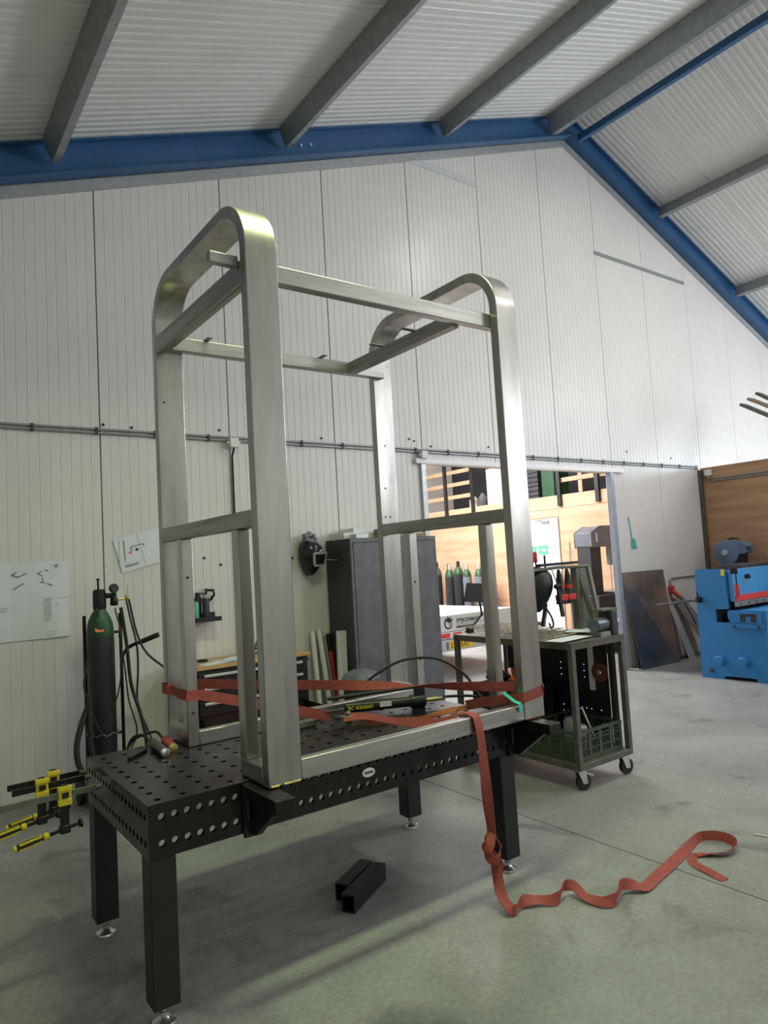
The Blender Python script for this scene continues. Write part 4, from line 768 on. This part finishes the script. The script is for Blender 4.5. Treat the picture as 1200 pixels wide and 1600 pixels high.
# mezzanine edge of the next hall: black posts, timber rails, stored goods
mr = thing('mezzanine_railing', (XP+.1, 10.3, 2.60), 'timber mezzanine railing with black steel posts above the plywood', 'railing')
for y in (12.55, 11.62, 9.10, 8.18, 7.2): MB().box(XP-.055, XP-.006, y-.045, y+.045, 2.68 if y > 11 else 2.64, 4.9).build('post', 'blackl', mr, bev=.003)
for z in (3.12, 3.42, 3.72, 4.02): MB().box(XP+.0, XP+.03, 11.65, 14.35, z, z+.09).build('rail', 'pine', mr, bev=.003)
for z in (3.12, 3.45): MB().box(XP+.0, XP+.03, 6.4, 9.07, z, z+.09).build('rail', 'pine', mr, bev=.003)
MB().box(XP, XP+.03, 8.55, 8.64, 2.88, 3.11).build('rail_block', 'pine', mr); MB().box(XP, XP+.03, 8.55, 8.64, 3.215, 3.445).build('rail_block', 'pine', mr)
for k in range(10):
    MB().box(11.45, 12.2, 10.98, 11.50, 2.865+.088*k, 2.945+.088*k).build('stacked_tray', 'whitep', label='white stacked tray, number %s from the bottom on the mezzanine' % ['one', 'two', 'three', 'four', 'five', 'six', 'seven', 'eight', 'nine', 'ten'][k], cat='tray', group='white trays on the mezzanine', bev=.006)
for k in range(8):
    MB().box(11.45, 12.1, 9.95, 10.45, 2.865+.1*k, 2.952+.1*k).build('stacked_tray', 'cabd', label='dark stacked tray, number %s from the bottom on the mezzanine' % ['one', 'two', 'three', 'four', 'five', 'six', 'seven', 'eight'][k], cat='tray', group='dark trays on the mezzanine', bev=.006)
MB().box(11.5, 12.0, 9.55, 9.90, 2.861, 3.75).build('storage_locker', 'green', label='tall dark green locker standing on the mezzanine', cat='locker', bev=.02)
for x, y, r, h, m, lab in ((11.6, 11.80, .10, .36, 'cylg', 'grey canister on the mezzanine beside the white trays'), (11.55, 12.05, .12, .30, 'whitep', 'white bucket standing behind the mezzanine railing')):
    MB().lathe((x, y, 2.861), [(r*.9, 0), (r, .02), (r, h*.7), (r*.6, h*.85), (r*.3, h)], 16).build('canister', m, label=lab, cat='canister')
# ================================================================== WORK CART
cx0, cx1, cy0, cy1, ct = 4.05, 4.69, 3.32, 4.60, 1.07
ca = thing('work_cart', ((cx0+cx1)/2, (cy0+cy1)/2, 0), 'rusty steel work cart on castors right of the table', 'cart')
pw = .042
for x in (cx0, cx1-pw):
    for y in (cy0, cy1-pw): MB().box(x, x+pw, y, y+pw, .20, ct-.05).build('post', 'cartm', ca, bev=.003)
MB().box(cx0, cx1, cy0, cy0+pw, ct-.05, ct-.006).box(cx0, cx1, cy1-pw, cy1, ct-.05, ct-.006).box(cx0, cx0+pw, cy0+pw, cy1-pw, ct-.05, ct-.006).box(cx1-pw, cx1, cy0+pw, cy1-pw, ct-.05, ct-.006).build('top_frame', 'cartm', ca)
MB().box(cx0, cx1, cy0, cy1, ct-.005, ct).build('top_plate', 'cartm', ca); MB().box(cx0, cx1, cy0, cy1, .155, .198).build('bottom_shelf', 'cartm', ca, bev=.004)
def castor(x, y, ang):
    d = V((math.cos(ang), math.sin(ang), 0)); n = V((-d.y, d.x, 0)); c0 = V((x, y, .06))+d*.03
    cs = MB().box(x-.045, x+.045, y-.045, y+.045, .147, .154).build('castor_plate', 'zinc', ca)
    MB().lathe(c0, [(.045, -.017), (.06, -.014), (.06, .014), (.045, .017)], 20, n).build('castor_wheel', 'rubber', cs)
    for s2 in (-1, 1): MB().prism([V((x, y, .146))-d*.03+n*s2*.022, V((x, y, .146))+d*.04+n*s2*.022, c0+d*.02+n*s2*.022-V((0, 0, .012)), c0-d*.02+n*s2*.022-V((0, 0, .012))], n*s2*.004).build('castor_fork', 'zinc', cs)
    MB().obox(c0+d*.055+V((0, 0, .045)), d*.03-V((0, 0, .012)), n*.016, V((0, 0, .005))).build('brake_pedal', 'chrome', cs)
castor(cx0+.06, cy0+.06, -.2); castor(cx1-.06, cy0+.06, -.2); castor(cx0+.06, cy1-.06, 2.6); castor(cx1-.06, cy1-.06, 2.6)
# perforated back plate inside the cart's right side
MB().holeplate((cx1-pw-.006, cy1-.06, .22), (0, -1, 0), (0, 0, 1), cy1-cy0-.20, .78, .003, [.04+.0475*k for k in range(22)], [.04+.05*k for k in range(15)], .0065, lambda i, j: not ((i % 5 == 2 and j in (2, 3, 4, 9, 10, 11)) or (i > 12 and j in (2, 3, 4) and (i+j) % 2 == 0))).build('perforated_panel', 'blackl', ca)
MB().box(cx1-pw-.05, cx1-pw-.008, cy0+.062, cy0+.10, .20, 1.018).build('panel_stile', 'blackl', ca)
hs_ = thing('steel_strip', (cx1-.08, 3.61, .6), 'pale flat strip hanging inside the cart', 'strip'); MB().box(cx1-.062, cx1-.053, 3.585, 3.635, .615, 1.018).build('strip_body', 'whitep', hs_)
gd = thing('grinding_disc', (cx1-.07, 3.525, .68), 'round red grinding disc hung inside the cart', 'disc'); MB().lathe((cx1-.056, 3.525, .765), [(.020, 0), (.075, .002), (.078, .012), (.07, .018), (.022, .02)], 28, (-1, 0, 0)).build('disc_body', 'rust', gd); MB().lathe((cx1-.077, 3.525, .765), [(.02, 0), (.016, .006)], 14, (-1, 0, 0)).build('hub', 'zinc', gd)
# lattice crate on the bottom shelf
kr = thing('plastic_crate', (4.36, 3.62, .20), 'dark green plastic lattice crate on the cart shelf', 'crate')
ka, kb, kc, kd, kz0, kz1 = 4.105, 4.63, 3.375, 3.90, .20, .415
MB().box(ka, kb, kc, kd, kz0+.002, kz0+.012).build('crate_floor', 'greenp', kr)
for axis in (0, 1):
    for side in (0, 1):
        pos = ((kc, kd)[side], (ka, kb)[side])[axis]; L0, L1 = ((ka, kb), (kc, kd))[axis]
        def slab(a0, a1, z0, z1, t=.006, nm='slat'):
            if axis == 0: return MB().box(a0, a1, pos-t/2, pos+t/2, z0, z1).build(nm, 'greenp', kr)
            return MB().box(pos-t/2, pos+t/2, a0, a1, z0, z1).build(nm, 'greenp', kr)
        slab(L0, L1, kz1-.022, kz1, .02, 'rim'); slab(L0, L1, kz0+.002, kz0+.03, .01, 'rim')
        slab(L0, L1, kz0+.075, kz0+.083, .012); slab(L0, L1, kz0+.135, kz0+.143, .012); slab(L0, L1, kz0+.165, kz0+.172, .012)
        for k in range(5): a0 = L0+(L1-L0-.03)*k/4; slab(a0, a0+.03, kz0+.03, kz1-.022, .014, 'rib')
        for k in range(26): a0 = L0+(L1-L0-.006)*k/25; slab(a0, a0+.006, kz0+.03, kz1-.05)
for x, y, z0, r, h, m, lab in ((4.25, 3.55, .212, .05, .26, 'cylg', 'grey canister inside the green crate'), (4.42, 3.60, .212, .06, .17, 'galvlight', 'pale metal tin inside the green crate'), (4.52, 3.75, .212, .055, .21, 'cabd', 'dark tin inside the green crate')):
    MB().lathe((x, y, z0), [(r*.95, 0), (r, .01), (r, h*.9), (r*.7, h)], 16).build('paint_tin', m, label=lab, cat='tin', group='tins in the crate')
bk = thing('white_basket', (4.40, 3.47, .212), 'white wire handle frame standing in the green crate', 'basket'); MB().tube([(4.18, 3.45, .22), (4.20, 3.47, .52), (4.34, 3.50, .54), (4.44, 3.48, .30)], .008, 8).build('handle_bow', 'whitep', bk)
# black tool tote with clutter behind the crate
tt = thing('tool_tote', (4.33, 4.2, .20), 'black perforated tool tote in the back of the cart', 'tote')
MB().holeplate((4.10, 4.45, .205), (0, -1, 0), (0, 0, 1), .50, .46, .005, [.04+.035*k for k in range(13)], [.05+.035*k for k in range(12)], .006).build('side_wall', 'blackl', tt)
MB().holeplate((4.10, 3.95, .205), (1, 0, 0), (0, 0, 1), .44, .46, .005, [.04+.036*k for k in range(11)], [.05+.035*k for k in range(12)], .006).build('side_wall', 'blackl', tt)
MB().box(4.535, 4.54, 3.955, 4.45, .205, .66).build('side_wall', 'blackl', tt); MB().box(4.105, 4.535, 4.445, 4.45, .205, .66).build('side_wall', 'blackl', tt); MB().box(4.105, 4.535, 3.956, 4.444, .202, .208).build('bottom', 'blackl', tt)
ag = thing('angle_grinder', (4.30, 4.15, .66), 'angle grinder with orange body lying on the tote', 'grinder'); MB().tube([(4.16, 4.02, .72), (4.25, 4.12, .73), (4.40, 4.28, .735)], [.028, .034, .03], 14).build('grinder_body', 'orangep', ag); MB().lathe((4.15, 4.0, .70), [(.06, 0), (.062, .006), (.02, .01)], 20, (.2, -.4, .9)).build('cutting_disc', 'rust', ag); MB().tube([(4.18, 4.05, .73), (4.13, 4.12, .78)], .013, 10).build('side_handle', 'blackl', ag); MB().tube(smooth_path([(4.40, 4.28, .735), (4.46, 4.2, .78), (4.40, 4.05, .83), (4.25, 3.99, .80), (4.13, 3.97, .70), (4.09, 3.95, .52), (4.085, 3.94, .42)], 5), .006, 6).build('power_cable', 'rubber', ag)
rgm = MB()
for k in range(14): rgm.ball((4.24+.1*random.random(), 4.32+.1*random.random(), .69+.06*random.random()), (.05, .045, .03), 8, 5)
rgm.build('cleaning_rag', 'reel', label='crumpled blue rag on the tool tote', cat='rag', sharp=60)
bj = thing('jerry_can', (4.18, 3.94, .2), 'orange jerry can on the cart shelf behind the stop bracket', 'can'); MB().box(4.07, 4.10, 4.02, 4.20, .20, .42).box(4.07, 4.10, 4.06, 4.16, .42, .46).build('can_body', 'orangep', bj, bev=.01)
# on top of the cart: wire mesh mats, plate, motor, tool stand
def mesh_mat(x0, x1, y0, y1, z, nx, ny, lab, tilt=0):
    mm = MB()
    for k in range(nx): x = x0+(x1-x0)*k/(nx-1); mm.tube([(x, y0, z), (x, y1, z+tilt)], .0028, 5)
    for k in range(ny): y = y0+(y1-y0)*k/(ny-1); zz = z+.005+tilt*k/(ny-1); mm.tube([(x0, y, zz), (x1, y, zz)], .0028, 5)
    t = thing('wire_mesh_mat', ((x0+x1)/2, (y0+y1)/2, z-.004), lab, 'mesh', 'wire mesh mats on the cart'); mm.build('wire_grid', 'wire', t)
mesh_mat(4.10, 4.60, 3.42, 4.20, ct+.004, 7, 9, 'lowest rusty wire mesh mat lying flat on the cart'); mesh_mat(4.14, 4.56, 3.55, 4.40, ct+.022, 6, 10, 'middle rusty wire mesh mat on the cart', .01); mesh_mat(4.08, 4.50, 3.75, 4.52, ct+.045, 6, 9, 'top rusty wire mesh mat lying askew on the cart', .015)
MB().obox((4.20, 3.46, ct+.0125), V((.20, .02, 0)), V((-.01, .075, 0)), V((0, 0, .0012))).build('white_sheet', 'paper', label='white metal sheet over the near cart corner', cat='sheet')
MB().obox((4.52, 3.60, ct+.034), V((.11, .05, 0)), V((-.04, .09, 0)), V((0, 0, .0012))).build('paper_sheet', 'paper', label='white paper lying on the mesh below the motor', cat='paper')
mo = thing('bench_motor', (4.56, 3.42, ct), 'blue-grey electric motor with bracket at the cart corner', 'motor')
MB().lathe((4.43, 3.40, ct+.09), [(.035, -.006), (.052, 0), (.052, .15), (.04, .16)], 20, (.94, .1, 0)).build('motor_body', 'motor', mo); MB().box(4.46, 4.58, 3.36, 3.46, ct+.001, ct+.036).build('motor_foot', 'galv', mo); MB().box(4.60, 4.67, 3.35, 3.48, ct+.001, ct+.19).build('gear_housing', 'cabd', mo, bev=.008); MB().box(4.50, 4.69, 3.36, 3.47, ct+.192, ct+.205).build('cover_plate', 'oliv', mo); MB().lathe((4.675, 3.40, ct+.09), [(.045, 0), (.045, .02), (.02, .03)], 18, (1, 0, 0)).build('pulley', 'galv', mo)
ts = thing('tool_stand', (4.6, 3.68, ct), 'olive steel tool stand with hanging rail on the cart', 'tool stand')
MB().box(4.575, 4.635, 3.64, 3.70, ct+.001, 1.60).build('stand_post', 'oliv', ts, bev=.003); MB().box(4.55, 4.67, 3.62, 3.73, ct+.001, ct+.012).build('base_plate', 'oliv', ts) if 0 else None
MB().bar((4.70, 3.62, 1.60), (4.655, 3.50, 1.10), .03, .03, (1, 0, 0)).build('brace', 'oliv', ts); MB().bar((4.62, 3.66, 1.56), (4.655, 3.545, 1.09), .028, .028, (1, 0, 0)).build('brace', 'oliv', ts)
MB().tube([(4.04, 3.70, 1.60), (4.40, 3.68, 1.615), (4.72, 3.62, 1.61)], .013, 10).build('hanging_rail', 'oliv', ts); MB().bar((4.20, 3.70, 1.64), (4.63, 3.68, 1.645), .05, .022).build('rail_shelf', 'rubber', ts)
MB().tube([(4.26, 3.69, 1.56), (4.26, 3.69, 1.72)], .008, 8).build('rail_pin', 'blackl', ts)
def drill(x, lab):
    t = thing('cordless_drill', (x, 3.64, 1.35), lab, 'drill', 'cordless drills on the stand')
    MB().tube([(x, 3.64, 1.60), (x+.005, 3.64, 1.55), (x+.005, 3.64, 1.50)], [.012, .022, .03], 12).build('chuck', 'blackl', t); MB().tube([(x+.005, 3.64, 1.50), (x+.008, 3.64, 1.40)], .030, 14).build('motor_housing', 'cabd', t); MB().tube([(x+.006, 3.64, 1.475), (x+.0065, 3.64, 1.445)], .032, 14).build('red_band', 'redp', t)
    MB().bar((x+.008, 3.64, 1.46), (x+.055, 3.64, 1.40), .035, .03).build('grip', 'blackl', t); MB().box(x-.025, x+.065, 3.61, 3.67, 1.35, 1.40).build('battery', 'redp', t, bev=.006); MB().box(x-.020, x+.060, 3.612, 3.668, 1.325, 1.349).build('battery_foot', 'blackl', t)
drill(4.355, 'red and black cordless drill hanging left on the stand rail'); drill(4.455, 'red and black cordless drill hanging right on the stand rail')
h2 = thing('welding_helmet', (4.15, 3.72, 1.30), 'dark welding helmet hanging from the cart tool stand', 'helmet'); helmet(4.25, 3.82, 1.27, .36, .15, .18, 'blackl', h2, rot=-.5); MB().tube([(4.23, 3.76, 1.60), (4.22, 3.71, 1.615)], .008, 6).build('headband_loop', 'rubber', h2)
MB().ribbon([(4.20, 3.66, 1.34), (4.18, 3.66, 1.27), (4.155, 3.66, 1.20), (4.15, 3.66, 1.17)], [(0, 1, 0)]*4, .018, .006).build('strap', 'rubber', h2)
hm = thing('hammer', (4.32, 3.63, 1.24), 'black hammer handle hanging below the stand rail', 'hammer'); MB().bar((4.315, 3.62, 1.45), (4.345, 3.62, 1.23), .02, .028, (1, 0, 0)).build('handle', 'rubber', hm); MB().tube([(4.28, 3.62, 1.47), (4.345, 3.62, 1.46)], .018, 10).build('hammer_head', 'blackm', hm); MB().tube([(4.315, 3.625, 1.48), (4.315, 3.675, 1.605)], .004, 6).build('hanging_loop', 'blackm', hm)
pl = thing('pliers', (4.19, 3.66, 1.15), 'pliers with dark grips hanging from the cart tool stand', 'pliers'); MB().tube([(4.19, 3.64, 1.29), (4.16, 3.64, 1.22), (4.15, 3.64, 1.17)], .006, 6).build('jaw', 'zinc', pl); MB().tube(smooth_path([(4.17, 3.64, 1.32), (4.23, 3.64, 1.24), (4.25, 3.64, 1.18), (4.225, 3.64, 1.15), (4.20, 3.64, 1.19)], 4), .007, 8).build('grip', 'rubber', pl)
for x, lab in ((4.125, 'red-handled tool standing up left on the stand rail'), (4.165, 'red-handled tool standing up right on the stand rail')):
    t = thing('red_handled_tool', (x, 3.70, 1.61), lab, 'tool', 'red tools on the stand'); MB().tube([(x, 3.70, 1.665), (x, 3.70, 1.675), (x, 3.70, 1.74), (x, 3.70, 1.75)], [.012, .016, .016, .010], 10).build('handle', 'redp', t); MB().tube([(x, 3.70, 1.614), (x, 3.70, 1.665)], .006, 8).build('shank', 'blackm', t)
cg = thing('coil_of_wire', (4.46, 4.0, ct+.05), 'small coil of wire on the mesh mats', 'coil'); MB().tube([(4.46+.06*math.cos(a*.5), 3.98+.06*math.sin(a*.5), ct+.065+.0008*a) for a in range(38)], .004, 5).build('wire_turns', 'wire', cg)
wl_ = thing('work_lamp', (4.25, 4.58, ct), 'dark flat work lamp on a jointed arm at the cart end', 'lamp')
u_ = V((.235, -.02, -.02)); v_ = V((.05, .0, .165)); MB().obox((4.335, 4.58, 1.415), u_/2, v_/2, u_.cross(v_).normalized()*.009).build('lamp_panel', 'dark', wl_, bev=.004)
MB().tube([(4.385, 4.595, 1.34), (4.40, 4.59, 1.215)], .009, 8).build('upper_arm', 'blackl', wl_); MB().tube([(4.40, 4.59, 1.215), (4.25, 4.585, 1.10)], .009, 8).build('lower_arm', 'blackl', wl_); MB().ball((4.40, 4.59, 1.215), .015, 10, 6).build('elbow', 'blackl', wl_); MB().box(4.20, 4.27, 4.565, 4.598, ct+.001, ct+.05).build('clamp', 'blackl', wl_, bev=.004)
# ================================================================== SHEETS LEANING ON THE GABLE
def lean(name, bl, brr, tr_, tl_, th, m, lab, grp): MB().prism([bl, brr, tr_, tl_], (0, -th, .0)).build(name, m, label=lab, cat='sheet', group=grp)
lean('steel_sheet', (8.72, 5.97, 0), (9.66, 5.93, 0), (9.79, 6.135, 1.36), (8.75, 6.135, 1.36), .003, 'sheet', 'dark steel sheet edge at back of the leaning stack', 'steel sheets leaning on the gable')
lean('steel_sheet', (8.68, 5.90, 0), (9.60, 5.86, 0), (9.735, 6.115, 1.37), (8.69, 6.115, 1.375), .003, 'sheet', 'large shiny dark steel sheet leaning on the white wall', 'steel sheets leaning on the gable')
lean('steel_sheet', (10.22, 5.70, 0), (10.72, 5.70, 0), (10.24, 6.13, .93), (9.96, 6.13, .905), .004, 'galv', 'narrow grey plate leaning beside the blue machine', 'steel sheets leaning on the gable')
lean('steel_sheet', (9.90, 5.90, 0), (10.10, 5.90, 0), (9.98, 6.148, .88), (9.84, 6.148, .88), .004, 'galvlight', 'pale thin plate leaning behind the narrow grey plate', 'steel sheets leaning on the gable')
MB().box(9.62, 9.98, 5.95, 6.0, 0, .05).build('steel_section', 'cartm', label='dark steel section lying on the floor by the wall', cat='steel bar', bev=.003)
MB().bar((9.9, 5.55, .02), (10.5, 5.45, .02), .04, .04).build('steel_section', 'cabd', label='dark steel bar on the floor beside the blue machine', cat='steel bar', bev=.003)
# ================================================================== BLUE GUILLOTINE SHEAR
sm_ = thing('guillotine_shear', (9.6, 4.55, 0), 'blue sheet metal guillotine shear at right edge', 'machine')
SX = 8.65; sp = [(4.985, 0), (4.69, 0), (4.68, .045), (4.29, .045), (4.28, 0), (4.165, 0), (4.12, .55), (4.12, .86), (4.60, .875), (4.74, .875), (4.745, .715), (4.60, .71) if 0 else (4.745, .72), (4.745, .885), (4.572, .895), (4.572, 1.39), (4.93, 1.397), (4.965, 1.37)]
sp = [(4.985, 0), (4.70, 0), (4.69, .045), (4.29, .045), (4.28, 0), (4.165, 0), (4.11, .872), (4.56, .872), (4.565, .715), (4.735, .715), (4.735, .885), (4.56, .893), (4.572, 1.39), (4.93, 1.397), (4.968, 1.36)]
MB().prism([(SX, y, z) for y, z in sp], (.03, 0, 0)).build('side_plate', 'bluem', sm_, bev=.003)
MB().prism([(SX+1.9, y, z) for y, z in sp], (.03, 0, 0)).build('side_plate', 'bluem', sm_, bev=.003)
MB().box(SX-.003, SX-.0005, 4.575, 4.62, 1.31, 1.39).build('yellow_sticker', 'yellow', sm_)
sl = MB().box(SX-.012, SX-.0005, 4.16, 4.54, .715, .855).build('table_bracket', 'bluem', sm_, bev=.004); MB().box(SX-.0135, SX-.012, 4.22, 4.42, .735, .835).build('bracket_slot', 'dark', sl, bev=.01); MB().box(SX-.016, SX-.0135, 4.29, 4.35, .735, .80).build('slot_tongue', 'bluem', sl)
fb = MB().box(SX-.022, SX-.0005, 4.13, 4.54, .655, .705).build('flat_bar', 'bluem', sm_, bev=.003)
for y in (4.20, 4.50): MB().lathe((SX-.022, y, .68), [(.018, 0), (.018, .012), (.01, .014)], 12, (-1, 0, 0)).build('bolt', 'cabd', fb)
for y, z in ((4.72, .235), (4.42, .240)): kb_ = MB().lathe((SX, y, z), [(.058, 0), (.058, .07), (.05, .078), (.0, .078)], 24, (-1, 0, 0)).build('shaft_end', 'bluem', sm_)
MB().lathe((SX, 4.85, .10), [(.025, 0), (.025, .02), (.012, .022)], 14, (-1, 0, 0)).build('bolt', 'cabd', sm_)
MB().box(SX+.031, SX+1.899, 4.60, 4.95, .05, .70).build('bed', 'bluem', sm_); MB().box(SX+.06, SX+1.88, 4.70, 4.94, .70, 1.02).build('dark_throat_fill', 'dark', sm_); MB().box(SX+.031, SX+1.899, 4.14, 4.60, .76, .86).build('front_table', 'bluel', sm_, bev=.006); MB().box(SX+.031, SX+1.899, 4.16, 4.18, .05, .76).build('front_cover', 'bluel', sm_)  # the inner block is added in dark colour so the throat looks shaded
bm_ = MB().box(SX+.031, SX+1.899, 4.50, 4.545, .98, 1.385).build('upper_beam', 'bluel', sm_, bev=.004)
MB().box(SX+.031, SX+1.899, 4.546, 4.93, 1.02, 1.36).build('beam_housing', 'bluem', sm_); MB().box(SX+.07, SX+1.85, 4.485, 4.4995, .985, 1.055).build('red_guard_strip', 'redb', bm_); bl_ = MB().box(SX+.04, SX+1.88, 4.475, 4.4995, .915, .98).build('blade_holder', 'galv', bm_)
for k in range(9): MB().cyl((SX+.15+.2*k, 4.475, .945), (SX+.15+.2*k, 4.467, .945), .012, n=10).build('bolt', 'cabd', bl_)
gs = MB().tube([(SX+.02, 4.44, 1.20), (SX+.025, 4.44, 1.03)], .026, 14).build('red_spring_sleeve', 'redp', sm_); MB().tube([(SX+.015, 4.44, 1.40), (SX+.02, 4.44, 1.20)], .008, 8).build('spring_rod', 'blackm', gs); MB().box(SX-.005, SX+.04, 4.42, 4.50, 1.33, 1.41).build('rod_bracket', 'blackm', gs, bev=.006)
MB().cyl((SX+.38, 4.50, 1.28), (SX+.38, 4.45, 1.28), .03, n=14).build('selector_switch', 'blackl', bm_); MB().cyl((SX+.32, 4.50, 1.23), (SX+.32, 4.49, 1.23), .03, n=14).build('dial', 'chrome', bm_)
MB().tube([(SX, 4.93, 1.0), (7.72, 4.98, 1.01)], .014, 10).build('gauge_rod', 'cartm', sm_); MB().box(SX-.06, SX-.0005, 4.90, 4.96, .97, 1.04).build('rod_clamp', 'blackm', sm_, bev=.006); MB().tube([(SX-.03, 4.93, 1.04), (SX-.06, 4.93, 1.10)], .008, 8).build('clamp_lever', 'blackm', sm_)
MB().box(SX+.5, SX+1.4, 4.62, 4.9, 1.361, 1.43).build('motor_cover', 'cabd', sm_, bev=.01)
# hose reel on the plywood
hr = thing('hose_reel', (10.9, 5.55, 1.35), 'blue-grey hose reel mounted on the brown plywood wall', 'hose reel')
MB().lathe((10.66, 5.60, 1.565), [(.0, 0), (.05, 0), (.06, .012), (.15, .016), (.195, .03), (.20, .06), (.20, .24), (.17, .26)], 32, (1, 0, 0)).build('drum_housing', 'reel', hr); MB().lathe((10.655, 5.60, 1.565), [(.05, 0), (.045, -.02), (.02, -.024)], 20, (1, 0, 0)).build('hub_cap', 'silver', hr)
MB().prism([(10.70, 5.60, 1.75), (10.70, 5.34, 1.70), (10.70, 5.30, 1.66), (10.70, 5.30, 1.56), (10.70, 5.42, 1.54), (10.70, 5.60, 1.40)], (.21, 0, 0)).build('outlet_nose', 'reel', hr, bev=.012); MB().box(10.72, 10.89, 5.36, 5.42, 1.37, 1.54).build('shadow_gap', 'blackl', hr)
for x in (10.76, 10.85): MB().cyl((x, 5.302, 1.62), (x, 5.292, 1.62), .03, n=16).build('outlet_hole', 'rubber', hr)
MB().tube(smooth_path([(10.85, 5.29, 1.62), (10.87, 5.22, 1.57), (10.88, 5.17, 1.45), (10.88, 5.15, 1.2)], 5), .012, 8).build('hose_end', 'cylg', hr); MB().box(10.92, XP-.001, 5.5, 5.7, 1.42, 1.70).build('wall_bracket', 'cabd', hr, bev=.006); MB().tube([(10.78, 5.60, 1.77), (10.78, 5.5, 1.785), (10.78, 5.42, 1.765)], .012, 8).build('carry_grip', 'blackl', hr)
# boards leaning on a crate up on the mezzanine
MB().box(11.2, 12.2, 4.25, 4.42, 2.951, 3.10).build('wooden_crate', 'skin', label='brown wooden crate on the mezzanine behind the plywood wall', cat='crate', bev=.006)
for k, (x, y0_, lab) in enumerate(((11.22, 4.42, 'grey-brown board nearest, jutting up over the mezzanine edge'), (11.32, 4.30, 'grey-brown board behind, jutting up over the mezzanine edge'), (11.44, 4.36, 'third grey-brown board jutting up over the mezzanine edge'))):
    MB().bar((x+.09, y0_-.25, 3.10+.075*k), (x+.09, 5.42-.08*k, 3.93+.085*k), .22, .045, (0, 0, 1)).build('leaning_board', 'cartm' if k != 1 else 'skin', label=lab, cat='board', group='boards on the mezzanine', bev=.003)
MB().cyl((4.185, 2.179, .005), (4.202, 2.110, .005), .0045, n=8).build('chalk_stick', 'whitep', label='short pale stick lying on the floor at right edge', cat='stick')
# lamps under the ridge and in the next hall (housings of the lights set at the top)
for y, lab in ((2.3, 'long white ridge lamp housing over the table'), (-2.2, 'long white ridge lamp housing farther from the gable')):
    t = thing('ridge_lamp', (8.17, y, 7.31), lab, 'lamp', 'ridge lamps'); MB().box(8.0, 8.34, y-.85, y+.85, 7.31, 7.37).build('housing', 'whitep', t, bev=.01); MB().tube([(8.17, y, 7.37), (8.17, y, RZ-.01)], .01, 6).build('suspension_rod', 'galv', t)
t = thing('tube_lamp', (2.15, 2.35, 5.39), 'long tube lamp hung over the welding table', 'lamp'); MB().box(1.35, 2.95, 2.16, 2.54, 5.40, 5.46).build('housing', 'whitep', t, bev=.01)
for x in (1.6, 2.7): MB().tube([(x, 2.35, 5.46), (x, 2.35, roofz(x)-.005)], .008, 6).build('suspension_rod', 'galv', t)
t = thing('panel_lamp', (8.6, 10.4, 4.56), 'large white panel lamp in the next hall', 'lamp'); MB().box(6.7, 10.5, 8.5, 12.3, 4.58, 4.64).build('housing', 'whitep', t, bev=.01); MB().tube([(8.6, 10.4, 4.64), (8.6, 10.4, 6.598)], .015, 6).build('suspension_rod', 'galv', t)
